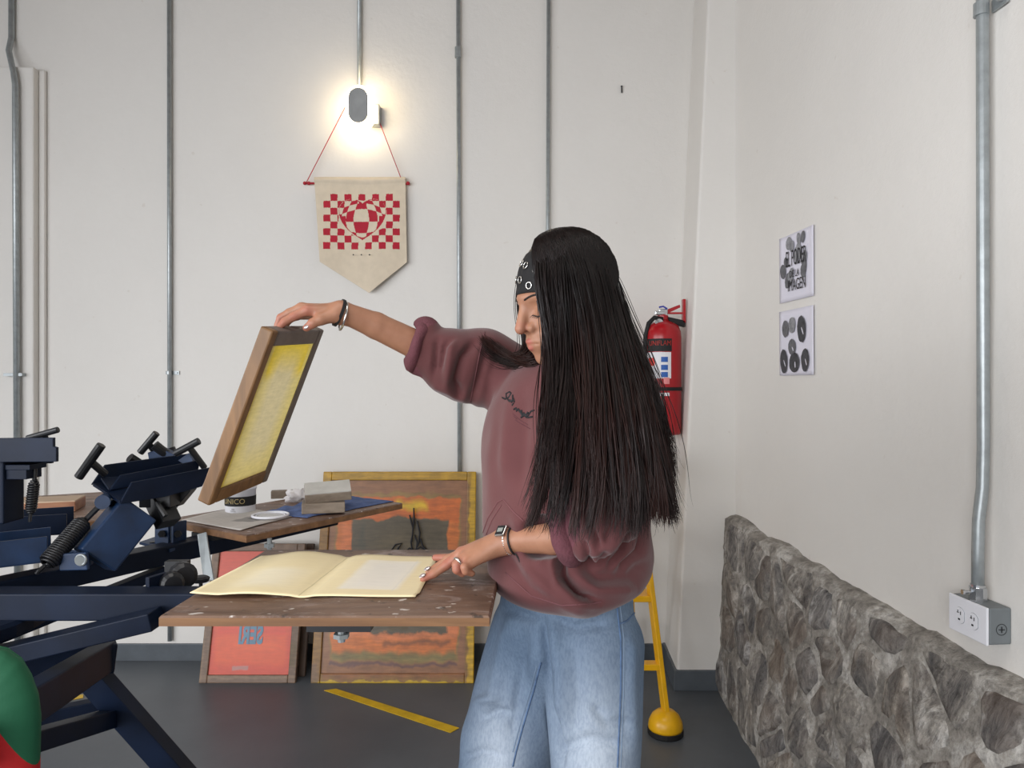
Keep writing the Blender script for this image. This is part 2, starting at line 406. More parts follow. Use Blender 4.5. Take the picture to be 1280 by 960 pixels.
conduit([(bx(449), yc, 2.76), (bx(449), yc, HC)], .0105, [], 'short metal conduit coming down onto the wall lamp')
conduit([(bx(575), yc, .1), (bx(572), yc, HC)], .0105, [], 'metal conduit with a coupling, right of the pennant', [(bx(572.3), 2.985)])
conduit([(bx(683), yc, .1), (bx(686.5), yc, HC)], .0095, [], 'thin metal conduit ending behind the head of the woman')
yr = 1.69; xr = wx(yr)-.028
rootc = thing('conduit', (xr, yr, .87), 'thick galvanised conduit on the right wall dropping into the outlet box', 'conduit', 'conduits on the walls')
z_ = lambda py: CH-(py-480)*yr/FP
obj('pipe', MB().tube([(xr-.008, yr, .86), (xr-.008, yr, z_(690)), (xr-.006, yr, z_(650)), (xr+.003, yr, z_(610)), (xr+.005, yr, z_(560)), (xr+.003, yr, 2.2), (xr, yr, HC)], .0135, 18), M['steel'], rootc, smooth=True)
m_ = MB().tube([(xr, yr, z_(20)), (xr, yr, z_(4))], .0165, 16); m_.box((xr+.024, yr-.03, z_(10)), (.006, .05, .028)); m_.tube([(xr+.024, yr-.045, z_(10)), (xr+.008, yr-.045, z_(10))], .008, 10)
obj('strap', m_, M['steel'], rootc)

# ------------------------------------------------------------ outlet box
ob = thing('outlet_box', (1.11, 1.695, .768), 'grey surface outlet box with white two socket cover plate on right wall', 'outlet')
dv = Vector((-.089, 1, 0)).normalized(); nv = Vector((-1, -.089, 0)).normalized()
A = Vector((wx(1.634), 1.634, 0)); zt, zb = .852, .768
def ob_pt(a, d, z): return A + dv*a + nv*d + Vector((0, 0, z))
obj('box', MB().plate([ob_pt(0, .0275, zb), ob_pt(.122, .0275, zb), ob_pt(.122, .0275, zt), ob_pt(0, .0275, zt)], .055), M['greybox'], ob, bevel=.004)
pl = obj('cover_plate', MB().plate([ob_pt(-.001, .0585, zb-.001), ob_pt(.123, .0585, zb-.001), ob_pt(.123, .0585, zt+.001), ob_pt(-.001, .0585, zt+.001)], .006), M['plastic'], ob, bevel=.002)
for a in (.040, .084):
    pts = []
    for k in range(24):
        th = 2*math.pi*k/24; q = .017
        pts.append(ob_pt(a+max(-.0145, min(.0145, q*1.0*math.cos(th))), .0618, .81+.019*math.sin(th)))
    rc = obj('socket', MB().plate(pts, .003), M['plastic'], pl)
    sl = MB()
    for da, dz, w_, h_ in ((-.004, .006, .002, .008), (.005, .006, .006, .002), (.005, .009, .002, .006), (.001, -.009, .006, .004)):
        sl.plate([ob_pt(a+da-w_/2, .0635, .81+dz-h_/2), ob_pt(a+da+w_/2, .0635, .81+dz-h_/2), ob_pt(a+da+w_/2, .0635, .81+dz+h_/2), ob_pt(a+da-w_/2, .0635, .81+dz+h_/2)], .001)
    objs('socket_slot', sl, M['rubber'], rc)
    tr = MB()
    for k in range(24):
        tr.tube([pts[k], pts[(k+1)%24]], .0006, 5)
    obj('socket_rim', tr, M['greybox'], rc)
c_ = ob_pt(0, .025, .803)
m_ = MB().torus(c_, dv, .0125, .0008, 24, 6); m_.box(c_, (.014, .003, .0016)); m_.box(c_, (.0016, .003, .014))
obj('knockout', m_, M['rubber'], ob)
m_ = MB().tube([(xr-.008, yr, .85), (xr-.008, yr, .884)], .019, 8); m_.tube([(xr-.008, yr, .884), (xr-.008, yr, .89)], .016, 16); m_.tube([(xr-.02, yr, .872), (xr-.042, yr, .872)], .004, 8); m_.tube([(xr-.04, yr, .872), (xr-.045, yr, .872)], .006, 8)
obj('connector', m_, M['chrome'], ob)

# ------------------------------------------------------------ posters on the right wall
M['paper'] = simple('white paper', lin(222, 220, 232), .7, var=.02)
inks = [simple('ink %d' % i, lin(g+8, g+8, g+12), .8, var=.35, vs=60, detail=6) for i, g in enumerate((58, 92, 130))]
M['ink'] = simple('black ink', lin(32, 32, 36), .7, var=.2)
def poster(z0, z1, label):
    ya, yb = 2.762, 2.505
    o_ = Vector((wx(ya)-.004, ya, z0)); e = Vector((wx(yb)-wx(ya), yb-ya, 0))
    root = thing('poster', o_, label, 'poster', 'posters on the right wall')
    nrm = Vector((-1, -.089, 0)).normalized()
    pt = lambda u, v, d=0.: o_ + e*u + Vector((0, 0, (z1-z0)*v)) + nrm*d
    m_ = MB(); m_.grid(lambda u, v: pt(u, v, .001+.004*(max(0, abs(u-.5)-.38)*8)**2*(.5+v*.5)), 14, 14)
    s = obj('sheet', m_, M['paper'], root, smooth=True); md = s.modifiers.new('s', 'SOLIDIFY'); md.thickness = .0008
    return root, pt
def blob(pt, u, v, ru, rv, rot, seed, th=.0062, hole=None, n=22):
    m_ = MB(); pts = []
    for k in range(n):
        t_ = 2*math.pi*k/n; a, b = ru*math.cos(t_), rv*math.sin(t_)
        q = 1+.10*noise.noise(Vector((math.cos(t_)*2, math.sin(t_)*2, seed)))
        pts.append((u+(a*math.cos(rot)-b*math.sin(rot))*q, v+(a*math.sin(rot)+b*math.cos(rot))*q))
    m_.add([pt(min(.97, max(.03, a)), min(.97, max(.03, b)), th) for a, b in pts], [tuple(range(n))])
    return m_
pr, pt = poster(1.392, 1.636, 'lower poster on the right wall with seven dark oval prints')
for i, (u, v, ru, rv, rot, c) in enumerate(((.20,.72,.10,.13,.1,1), (.40,.76,.10,.12,0,2), (.68,.68,.12,.20,.1,0), (.40,.43,.11,.12,.2,1), (.15,.22,.11,.19,.1,0), (.47,.19,.15,.15,-.3,0), (.78,.22,.11,.17,0,0))):
    b_ = obj('oval_print', blob(pt, u, v, ru, rv, rot, i), inks[c], pr, recalc=False)
    if c == 0 or i in (3,):
        obj('print_gap', blob(pt, u+.03, v-.03, ru*.10, rv*.33, rot+.4, i+50, .0066, n=10), M['paper'], b_, recalc=False)
pu, pt = poster(1.668, 1.916, 'upper poster on the right wall with hand drawn lettering over grey blots')
random.seed(5)
for i in range(15):
    u, v = random.uniform(.1, .9), random.uniform(.08, .92)
    obj('grey_blot', blob(pt, u, v, random.uniform(.05,.09), random.uniform(.08,.13), random.uniform(-.4,.4), i+90, .0058+.00004*i), inks[random.choice((1,2,2))], pu, recalc=False)
ev = (pt(1, 0)-pt(0, 0)); up = Vector((0,0,1))
for body, u, v, sz, sq in (('EL PODER', .52, .62, .056, (.62, 1.5)), ('DE LA', .48, .39, .034, (.8, 1.1)), ('IMAGEN', .55, .22, .046, (.8, 1.3))):
    obj('lettering', text_mb(body, sz, frame4(pt(u, v, .0075), ev, Vector((0,0,1))), squash=sq), M['ink'], pu)

# ------------------------------------------------------------ wall lamp
LC = P(448, 132, 3.42)
lamp = thing('wall_lamp', (LC.x, YB, LC.z), 'lit oval bulkhead lamp with a glowing white rim above the pennant', 'lamp')
def stadium(rw, rh, n=36):
    pts = []
    for k in range(n):
        t_ = 2*math.pi*k/n; x = rw*math.cos(t_); z = rw*math.sin(t_)+(rh-rw)*(1 if math.sin(t_) > 0 else -1)
        pts.append((x, z))
    return pts
def stad_ring(c, prof, n=36):           # prof: list of (rw, rh, y)
    m_ = MB(); v = []
    for rw, rh, y in prof: v += [(c.x+x, y, c.z+z) for x, z in stadium(rw, rh, n)]
    k_ = len(prof); f = [(a*n+i, a*n+(i+1)%n, (a+1)*n+(i+1)%n, (a+1)*n+i) for a in range(k_-1) for i in range(n)]
    f += [tuple(range(n)), tuple(range((k_-1)*n, k_*n))]
    return m_.add(v, f)
t = NT('lit diffuser'); t.col((1,1,1,1)); t.b.inputs['Emission Color'].default_value = (1, .80, .50, 1); t.b.inputs['Emission Strength'].default_value = 9.; M['glow'] = t.m
obj('diffuser', stad_ring(LC, [(.052,.090,3.50), (.062,.10,3.49), (.066,.104,3.455), (.062,.100,3.425), (.052,.09,3.418)]), M['glow'], lamp, smooth=True)
obj('face_plate', stad_ring(LC, [(.046,.083,3.42), (.046,.083,3.411), (.043,.08,3.408)]), simple('lamp face', lin(150, 152, 152), .5), lamp)
obj('back_box', MB().box((LC.x+.035, 3.525, LC.z-.01), (.10, .05, .10)), M['steel'], lamp, bevel=.004)

# ------------------------------------------------------------ pennant
YP = YB-.022
pen = thing('pennant', P(450, 229, YP), 'cream cloth pennant printed with a red bulging heart chequerboard', 'banner')
M['canvas'] = simple('raw canvas', lin(214, 200, 178), .85, var=.05, vs=25, bump=.15, bs=300)
M['redink'] = simple('red textile ink', lin(176, 24, 48), .8, var=.08)
def pen_xy(u, v):                           # u across, v down 0..1 of the straight part; point at the tip
    x = 393+u*114 + (v*7 if u < .5 else v*3)*(abs(u-.5)*2)
    return x, v
def pen_px(u, v):
    xl = 393+8*v; xr_ = 507+2*v; bot = 328 + 39*(1-abs(u-.57)/(.57 if u < .57 else .43))
    return xl+(xr_-xl)*u, 222+(bot-222)*v
def chk(px, py):
    # printed area 405..500 x 243..312
    a, b = (px-405)/95., (py-243)/69.
    if not (0 < a < 1 and 0 < b < 1): return 0
    hx, hy = (a-.51)/.31, (b-.47)/.385
    X, Yv = hx*1.15, -hy*1.15+.12
    h = (X*X+Yv*Yv-1)**3 - X*X*Yv*Yv*Yv*1.1
    if h < 0:
        r_ = min(1, math.hypot(hx, hy)); g = .36+.64*r_*r_
        a2, b2 = .51+(a-.51)*g, .50+(b-.50)*g
        if h > -.035: return 1
        return 1 if (int(a2*11)+int(b2*8)) % 2 == 1 else 0
    if h < .05: return 0
    return 1 if (int(a*11)+int(b*8)) % 2 == 1 else 0
def penfn(u, v):
    x, y = pen_px(u, v); yy = YP-.004-.006*math.sin(u*9+v*2)*(.3+v)-.010*v*v
    if v < .06: yy -= .007*math.sin(v/.06*math.pi)
    p = P(x, y, YP); p.y = yy; return p
def penmi(u, v): return chk(*pen_px(u, v))
cl = obj('cloth', MB().grid(penfn, 190, 190, penmi), [M['canvas'], M['redink']], pen, smooth=True, recalc=False)
md = cl.modifiers.new('s', 'SOLIDIFY'); md.thickness = .0015; md.offset = -1
obj('rod', MB().tube([P(379, 229, YP+.004), P(512, 230, YP+.004)], .005, 10), M['string'], pen)
m_ = MB()
for px in (381, 386, 510): m_.ell(P(px, 229, YP+.003), (.009, .009, .009))
objs('cord_knot', m_, M['string'], pen, smooth=True)
obj('cord', MB().tube([P(383, 228, YP-.004), P(432, 133, YP-.01), P(440, 120, YP-.03)], .0022, 6), M['string'], pen)
obj('cord', MB().tube([P(501, 222, YP-.006), P(468, 136, YP-.012), P(464, 126, YP-.02)], .0022, 6), M['string'], pen)
m_ = MB()
for px in (443, 453, 463): m_.ell(Vector((P(px, 319.5, YP).x, YP-.024, P(px, 319.5, YP).z)), (.0035, .002, .0035), n=8, m=5)
objs('print_dot', m_, M['ink'], pen)

# small marks: a nail left in the wall
top('nail', MB().tube([P(777, 108, YB-.006), P(777.3, 116, YB-.006)], .0035, 6).tube([P(777, 108, YB-.012), P(777, 108, YB+.002)], .005, 6), M['black'], 'small dark nail left in the back wall high above the woman', 'nail')

# ------------------------------------------------------------ fire extinguisher
EX, EY = .703, 3.36
ext = thing('fire_extinguisher', (EX, EY, 1.125), 'red fire extinguisher hung beside the pillar behind the woman', 'fire extinguisher')
rx = .0855
obj('tank', MB().lathe([(.074,1.125),(rx-.004,1.128),(rx,1.14),(rx,1.575),(rx*.97,1.605),(rx*.84,1.63),(rx*.6,1.645),(.03,1.653),(.026,1.66)], (EX,EY,0), 40), M['red'], ext, smooth=True)
obj('neck', MB().lathe([(.026,1.65),(.026,1.678),(.02,1.682),(.02,1.69)], (EX,EY,0), 16), M['red'], ext)
obj('valve', MB().box((EX+.0,EY,1.693), (.042,.035,.034)).box((EX-.015,EY-.01,1.69), (.05,.02,.02)), M['chrome'], ext, bevel=.005)
obj('carry_handle', MB().plate([P(833,396,EY),P(856,401,EY),P(856,409,EY),P(838,405,EY)], .03), M['rubber'], ext, bevel=.003)
obj('squeeze_lever', MB().plate([P(826,390,EY),P(849,381,EY),P(850,384.5,EY),P(836,391,EY),P(828,394,EY)], .026), M['red'], ext, bevel=.002)
obj('safety_pin', MB().tube([P(824,384,EY-.01),P(829,383,EY-.02),P(834,386,EY-.02)], .004, 8), simple('blue plastic', lin(50, 60, 160), .4), ext)
obj('gauge', MB().lathe([(.0,-.002),(.019,0),(.019,.014),(.0,.016)], P(824,403.5,EY-.045), 18, (0,1,0)), M['chrome'], ext)
hp = [P(828,399,EY-.02),P(818,397,EY-.03),P(811,404,EY-.03),P(807,420,EY-.03),P(806,450,EY-.03),P(807,490,EY-.03),P(808,520,EY-.03)]
obj('hose', MB().tube(hp, .011, 12), M['rubber'], ext, smooth=True)
def cyl_patch(px0, px1, py0, py1, dr, n=10):
    def a_of(px): return math.asin(max(-.99, min(.99, (px-829.5)/23.)))
    a0, a1 = a_of(px0), a_of(px1); Yf = EY-rx; z0 = CH-(py0-480)*Yf/FP; z1 = CH-(py1-480)*Yf/FP
    return MB().grid(lambda u, v: (EX+(rx+dr)*math.sin(a0+(a1-a0)*u), EY-(rx+dr)*math.cos(a0+(a1-a0)*u), z0+(z1-z0)*v), n, 1)
lab = obj('label', cyl_patch(809,836,423,439,.0012), M['rubber'], ext)
wl = simple('white label', lin(226,226,230), .5, var=.02); bl = simple('blue print', lin(40,92,170), .5); rl = simple('red print', lin(214,60,48), .5)
obj('label', cyl_patch(807,835,440,473,.0012), wl, ext)
obj('label', cyl_patch(820,833,491,495,.0012), wl, ext)
for y0 in (446, 456, 465): obj('pictogram', cyl_patch(823,831,y0,y0+6.5,.002), bl, lab)
obj('pictogram', cyl_patch(810,816,447,457,.002), rl, lab)
obj('date_sticker', cyl_patch(826,833,472,480,.0018), simple('pink sticker', lin(226,140,140), .6), ext)
obj('strap', cyl_patch(807,852,484,488.5,.003, 16), M['rubber'], ext)
# brand lettering curved round the label
tm = text_mb('UNIFLAM', .032, frame4((0,0,0),(1,0,0),(0,0,1)), squash=(.78,1.0)); 
zz = CH-(429-480)*(EY-rx)/FP
tm.v = [Vector((EX+(rx+.0022)*math.sin(-.36+v.x/rx), EY-(rx+.0022)*math.cos(-.36+v.x/rx), zz+v.z)) for v in tm.v]
obj('lettering', tm, rl, lab)
m_ = MB().box((px_l(1.72,3.36)-.006,3.36,1.70), (.012,.03,.11)); m_.beam((px_l(1.7,3.36)-.01,EY,1.69), (EX+.02,EY,1.69), .02,.008)
obj('wall_bracket', m_, M['red'], ext)

# ------------------------------------------------------------ yellow step ladder
lad = thing('step_ladder', (.45, 2.95, 0), 'yellow step ladder with domed feet behind the woman in jeans', 'ladder')
def dome_foot(x, y):
    f_ = obj('foot', MB().lathe([(.066,.022),(.067,.03),(.064,.05),(.053,.073),(.036,.088),(.012,.096),(.001,.097)], (x,y,0), 26), M['yellow'], lad, smooth=True, label='yellow dome foot')
    obj('rubber_ring', MB().lathe([(.066,0),(.069,.004),(.069,.02),(.064,.024)], (x,y,0), 26), M['rubber'], f_)
FRx, FRy = .597, 2.80
Ttop = Vector((.515, 3.02, 1.05))
for dx in (0, -.40):
    a = Vector((FRx+dx, FRy, .085)); b = Ttop+Vector((dx*.62, 0, 0))
    obj('rail', MB().beam(a, b, .042, .020, up=(1,.2,0)), M['yellow'], lad, bevel=.003)
    dome_foot(FRx+dx, FRy)
    a2 = Vector((FRx-.02+dx, 3.38, .04)); b2 = b+Vector((-.035,.04,-.05))
    obj('rear_leg', MB().beam(a2, b2, .022, .022, up=(1,0,0)), M['yellow'], lad, bevel=.003)
    obj('rear_foot', MB().lathe([(.02,0),(.022,.01),(.018,.06)], (a2.x,a2.y,0), 12), M['rubber'], lad)
for k_, (t0, dep) in enumerate(((.17,.05), (.43,.12), (.72,.14))):
    a = Vector((FRx,FRy,.085)).lerp(Ttop, t0); b = Vector((FRx-.40,FRy,.085)).lerp(Ttop+Vector((-.248,0,0)), t0)
    obj('step', MB().box(((a.x+b.x)/2, a.y+dep/2-.02, a.z), (a.x-b.x-.01, dep, .024)), M['yellow'], lad, bevel=.003)
for t0 in (.2, .55):
    a = Vector((FRx-.02,3.38,.04)).lerp(Ttop+Vector((-.035,.04,-.05)), t0); b = Vector((FRx-.42,3.38,.04)).lerp(Ttop+Vector((-.283,.04,-.05)), t0)
    obj('rear_rung', MB().beam(a, b, .018, .018), M['yellow'], lad)
a = Vector((FRx,FRy,.085)).lerp(Ttop, .43); b = Vector((FRx-.02,3.38,.04)).lerp(Ttop+Vector((-.035,.04,-.05)), .42)
obj('spreader', MB().beam(a, b, .006, .02), M['yellow'], lad)
obj('top_step', MB().box((.39, 3.03, 1.06), (.30, .18, .03)), M['yellow'], lad, bevel=.006)

# ------------------------------------------------------------ floor tape
def fl(px, py, z=.0): Y = (CH-z)*FP/(py-480); return Vector(((px-640)*Y/FP, Y, z))
top('floor_tape', MB().plate([fl(405,863,.002),fl(420,861,.002),fl(574,910,.002),fl(563,916,.002)], .002), M['tape'], 'long yellow tape strip on the grey floor below the leaning screens', 'tape', 'yellow floor tape')
top('floor_tape', MB().plate([fl(40,878,.002),fl(104,868,.002),fl(104,872,.002),fl(40,884,.002)], .002), M['tape'], 'bit of yellow tape on the floor seen through the press stand', 'tape', 'yellow floor tape')

# ------------------------------------------------------------ leaning silk screens
def leaning(px0, px1, Y0, z1, Yt, w_rail, th, label, rail_m, mesh_m):
    xl = (px0-640)*Y0/FP; xr_ = (px1-640)*Y0/FP; W = xr_-xl
    root = thing('silk_screen', ((xl+xr_)/2, Y0, 0), label, 'silk screen', 'silk screens leaning on the back wall')
    d = Vector((0, Yt-Y0, z1)).normalized(); Ln = math.hypot(Yt-Y0, z1); nrm = Vector((0, -d.z, d.y))
    off = -nrm*.0
    pt = lambda u, v, q=0.: Vector((xl, Y0, 0))+Vector((W*u, 0, 0))+d*(Ln*v)+nrm*q
    uvf = lambda c: ((c.x-xl)/W, (c-Vector((xl,Y0,0))).dot(d)/Ln)
    a, b = w_rail/W, w_rail/Ln
    for (u0,u1,v0,v1) in ((0,a,0,1),(1-a,1,0,1),(a,1-a,0,b),(a,1-a,1-b,1)):
        obj('frame_rail', MB().plate([pt(u0,v0,-th/2),pt(u1,v0,-th/2),pt(u1,v1,-th/2),pt(u0,v1,-th/2)], th), rail_m, root, bevel=.004, uv=uvf)
    obj('mesh_panel', MB().grid(lambda u, v: pt(a+(1-2*a)*u, b+(1-2*b)*v, -th*.35), 8, 8), mesh_m, root, uv=uvf, recalc=False)
    return root, pt
OR, YE, BR = lin(212,116,44), lin(196,150,30), lin(120,88,62)
railL = painted('painted rail', lin(150,110,54), [(-.1,1.1,.93,1.1,lin(196,152,34),.02,.9),(.955,1.1,-.1,1.1,lin(214,170,26),.012,.9),(-.1,1.1,-.1,.012,lin(214,176,30),.006,.95),(-.1,.05,-.1,.1,lin(128,100,78),.02,.8),(.05,.95,.9,.955,lin(150,100,66),.02,.8),(.06,.95,.015,.07,lin(156,98,60),.02,.8)], .42, .035, 14, .45)
meshL = painted('used stencil mesh', lin(150,102,66), [
    (.09,.91,.09,.90,lin(150,118,60),.012,.9),(.10,.90,.12,.875,OR,.012,1),(.12,.90,.19,.62,lin(222,128,74),.02,.8),(.12,.22,.5,.75,lin(224,124,66),.02,.8),
    (.10,.9,.745,.88,lin(208,104,30),.01,.9),(.46,.70,.80,.868,lin(222,182,20),.03,.95),
    (.20,.83,.22,.775,lin(92,80,58),.012,1),(.3,.75,.3,.72,lin(108,92,62),.1,.6),(.25,.3,.3,.75,lin(70,70,56),.03,.6),(.45,.6,.235,.30,lin(86,68,26),.02,.85),(.42,.86,.165,.20,lin(84,56,40),.02,.8),
    (.1,.9,.09,.15,lin(124,112,62),.02,.8),(.10,.9,.07,.095,lin(96,64,66),.01,.8)], .38, .035, 11, .35)
ls, lpt = leaning(388, 592, 3.27, .935, 3.495, .042, .03, 'large silk screen caked in orange and yellow ink, leaning on the wall', railL, meshL)
# ink drawing left on the stencil (plain strokes of a leafless plant)
m_ = MB(); random.seed(3)
def stroke(ps, r_=.0035):
    m_.tube([lpt(u, .60+(v-.555)*1.15, .004) for u, v in ps], [r_*(.5+.5*math.sin(math.pi*(i+.6)/(len(ps)+.2))) for i in range(len(ps))], 5)
for ps in ([(.60,.745),(.605,.70),(.60,.66),(.595,.60)], [(.575,.715),(.59,.68),(.60,.66)], [(.625,.69),(.645,.64),(.64,.60),(.63,.58)], [(.60,.64),(.59,.60),(.60,.565)], [(.61,.63),(.63,.60),(.625,.57)], [(.65,.615),(.665,.585),(.69,.565)],
           [(.46,.56),(.49,.59),(.53,.595),(.51,.575),(.50,.555)], [(.55,.555),(.58,.575),(.615,.565),(.65,.58),(.70,.56)], [(.57,.57),(.575,.545)], [(.62,.57),(.63,.545)], [(.66,.57),(.665,.55)], [(.73,.565),(.735,.55)]): stroke(ps, .0046)
obj('ink_drawing', m_, M['ink'], ls)
railS = painted('taped rail', lin(122,98,80), [(-.1,.03,-.1,1.1,lin(142,118,96),.02,.8),(.9,1.0,.1,.3,lin(108,90,60),.03,.8),(0,1,.02,.06,lin(150,124,100),.02,.7)], .5, .02, 12, .35)
meshS = painted('red stencil mesh', lin(198,62,28), [(.1,.9,.1,.55,lin(212,80,28),.05,.9),(.3,.8,.22,.30,lin(226,96,34),.06,.8),(.12,.88,.32,.42,lin(200,52,32),.03,.6),(.32,.5,.085,.12,lin(170,120,112),.01,.9)], .4, .02, 8, .12)
ss, spt = leaning(248, 369, 3.27, .60, 3.43, .036, .028, 'small silk screen with red mesh and mirrored blue letters on the floor', railS, meshS)
obj('lettering', text_mb('SERI', .095, frame4(spt(.49, .33, -.008), (1,0,0), spt(0,1)-spt(0,0)), mirror=True, squash=(.66,1.15), bold=.004), simple('blue grey ink', lin(98,132,154), .5), ss)
leaning(262, 381, 3.345, .585, 3.50, .036, .026, 'dark brown screen frame standing behind the small red screen', simple('dark rail', lin(86,66,52), .55, var=.2), simple('dark mesh', lin(96,70,50), .6))
# ------------------------------------------------------------ rotary screen press
HB = Vector((-1.10, 1.34, 0)); ZT = 1.0
pr = thing('rotary_press', HB, 'dark blue steel rotary screen printing press with wooden pallets', 'press')
M['board'] = wood('pallet board', lin(78,58,47), lin(116,92,78), .6, (2.2, 26, 26), stain=lin(158,144,136))
t = NT('pallet board'); g = t.noise(1., 7, .65, stretch=(2.2, 26, 26), dist=.8); k = t.ramp(g, [(.25, lin(78,55,42)), (.5, lin(116,89,72)), (.75, lin(140,114,98))])
k = t.mix(t.ramp(t.noise(7, 6, .7), [(.50, (0,0,0,1)), (.66, (.6,)*3+(1,))]), k, lin(82,60,50))
k = t.mix(t.ramp(t.noise(5, 7, .75, stretch=(1, 2.4, 1), dist=1.5), [(.54, (0,0,0,1)), (.66, (.7,)*3+(1,))]), k, lin(164,150,146))
k = t.mix(t.ramp(t.noise(46, 3, .5, stretch=(.6, 1, 1)), [(.645, (0,0,0,1)), (.68, (.85,)*3+(1,))]), k, lin(214,206,200))
k = t.mix(t.ramp(t.noise(30, 4, .6), [(.62, (0,0,0,1)), (.68, (.8,)*3+(1,))]), k, lin(44,34,30))
t.col(k); t.set(rough=.5); t.bump(g, .25, .003); M['board'] = t.m
M['boardedge'] = wood('board edge', lin(112,78,50), lin(146,106,70), .6, (3, 60, 60))
M['oldwood'] = wood('grey old wood', lin(112,98,84), lin(150,136,120), .7, (4, 40, 40))
def pallet(corners, th, label):
    up_ = [Vector(c) for c in corners]; cz = Vector((0,0,-th)); n = 4
    v = []
    for off, z in ((0,-th),(0,-.003),(1,0)):
        ce = sum(up_, Vector())/4
        for c in up_: v.append(c + (ce-c).normalized()*.003*off + Vector((0,0,z)))
    m_ = MB(); f = [(3,2,1,0)]+[(i,(i+1)%4,4+(i+1)%4,4+i) for i in range(4)]; m_.add(v, f, 1)
    m_.f += [(4+i,4+(i+1)%4,8+(i+1)%4,8+i) for i in range(4)]+[(8,9,10,11)]; m_.mi += [0]*5
    return obj('pallet', m_, [M['board'], M['boardedge']], pr, label=label)
p1c = [(-.548,1.117,ZT),(-.035,1.117,ZT),(-.017,1.565,ZT),(-.535,1.565,ZT)]
pal1 = pallet(p1c, .016, 'big paint stained wooden pallet under the cream folder')
p2c = [P(308,669,.36*900/189),P(503,628.5,.36*900/148.5),P(300,610,.36*900/133)*1,P(206,649,.36*900/169)]
c0,c1,c3 = Vector(p2c[0]),Vector(p2c[1]),Vector(p2c[3]); p2c[2] = c1+c3-c0
pal2 = pallet(p2c, .018, 'wooden pallet carrying the ink tub and blue cloth')
a2 = (c1-c0).normalized(); b2 = (c3-c0).normalized()
d3 = Vector((-.5,.866,0)); e3 = Vector((.866,.5,0)); m3 = HB+d3*.86
pq = lambda px, py: Vector(((px-640)*.36/(py-480), .36*FP/(py-480), ZT))
pal3 = pallet([pq(-60,660), pq(152,648), pq(140,614), pq(-10,623)], .018, 'wooden pallet at the back behind the spring')
def at(d, t, z, side=0): d = Vector(d); s = Vector((-d.y, d.x, 0)); return HB+d*t+s*side+Vector((0,0,z))
D1, D2, D3 = Vector((1,0,0)), Vector((.54,.842,0)).normalized(), d3
obj('arm', MB().beam(at(D1,.05,.952), at(D1,.90,.952), .055, .05), M['navy'], pr, bevel=.003)
obj('arm', MB().beam(at(D2,.05,.945), at(D2,1.02,.955), .055, .045), M['navy'], pr, bevel=.003)
obj('arm', MB().beam(at(D3,.05,.945), at(D3,.9,.945), .055, .05), M['navy'], pr, bevel=.003)
# struts under arms
obj('strut', MB().beam(P(-60,834,1.28), P(196,773,1.28), .05, .032), M['navy'], pr, bevel=.002)
obj('strut', MB().beam(P(-50,815,1.40), P(205,713,1.74), .03, .024), M['navy'], pr, bevel=.002)
obj('pallet_rail', MB().box((-.27,1.145,.979), (.10,.05,.010)), M['black'], pr)
obj('pallet_rail', MB().beam(at(D2,.58,.973), at(D2,1.0,.973), .09, .012), M['black'], pr)
def bolt(name, pos, ln=.03, parent=pr):
    p = Vector(pos); return obj(name, MB().tube([p, p-Vector((0,0,ln))], .006, 8).tube([p-Vector((0,0,ln*.4)), p-Vector((0,0,ln*.7))], .013, 6), M['steel'], parent)
bolt('clamp_bolt', (-.27,1.14,.974), .022); bolt('clamp_bolt', P(255,664,1.83)-Vector((0,0,.0)), .03); bolt('clamp_bolt', P(337,673,1.75), .03)
# flat lever hanging at the second pallet with its knob
lv = obj('lever', MB().plate([P(247,668,1.70),P(258,665,1.70),P(268,726,1.66),P(255,726,1.66)], .005), M['steel'], pr, bevel=.001)
obj('lever_knob', MB().lathe([(.004,0),(.004,.012),(.017,.014),(.019,.022),(.013,.026)], P(251,735,1.58), 14), M['black'], lv)
# angle brackets on the arms
bk = objs('angle_bracket', MB().plate([P(195,651,1.78),P(212,652,1.76),P(212,681,1.76),P(195,682,1.78)], .008).plate([P(215,653,1.76),P(232,650,1.80),P(232,678,1.80),P(215,684,1.76)], .008), M['navy2'], pr, bevel=.001)[0]
obj('base_plate', MB().plate([P(174,679,1.80),P(212,689,1.72),P(232,681,1.77),P(195,672,1.86)], .007), M['navy2'], bk, bevel=.001)
m_ = MB()
for px, py, Y in ((203,667,1.765), (223,667,1.775)): m_.tube([P(px,py,Y), P(px-1,py+.5,Y-.014)], .009, 6)
for px, py in ((192,680),(212,685)): m_.tube([P(px,py,1.79), P(px,py-3,1.79)], .009, 6)
objs('bracket_bolt', m_, M['black'], bk)
bk = obj('angle_bracket', MB().plate([P(184,722,1.36),P(207,715,1.40),P(207,748,1.40),P(184,755,1.36)], .010), M['navy'], pr, bevel=.001)
obj('base_plate', MB().plate([P(157,753,1.36),P(186,755,1.33),P(206,747,1.40),P(180,741,1.44)], .006), M['navy'], bk)
m_ = MB().lathe([(.018,0),(.022,.004),(.022,.02),(.016,.026)], P(213,727,1.40), 16, (.6,-.8,0)); m_.lathe([(.02,0),(.026,.004),(.026,.028),(.018,.034)], P(226,718,1.44), 16, (.6,-.8,.1)); m_.box(P(222,716,1.46), (.045,.02,.05))
objs('adjusting_knob', m_, M['black'], bk, bevel=.001)
m_ = MB()
for px, py in ((165,752),(178,746),(190,752)): m_.tube([P(px,py,1.37), P(px,py-3,1.37)], .008, 6)
objs('bracket_bolt', m_, M['black'], bk)
# hub column and turntable
obj('hub_plate', MB().lathe([(.20,.90),(.21,.905),(.21,.925),(.20,.93)], HB, 32), M['navy'], pr)
obj('column', MB().lathe([(.05,.10),(.05,1.25)], HB, 24), M['navy'], pr)
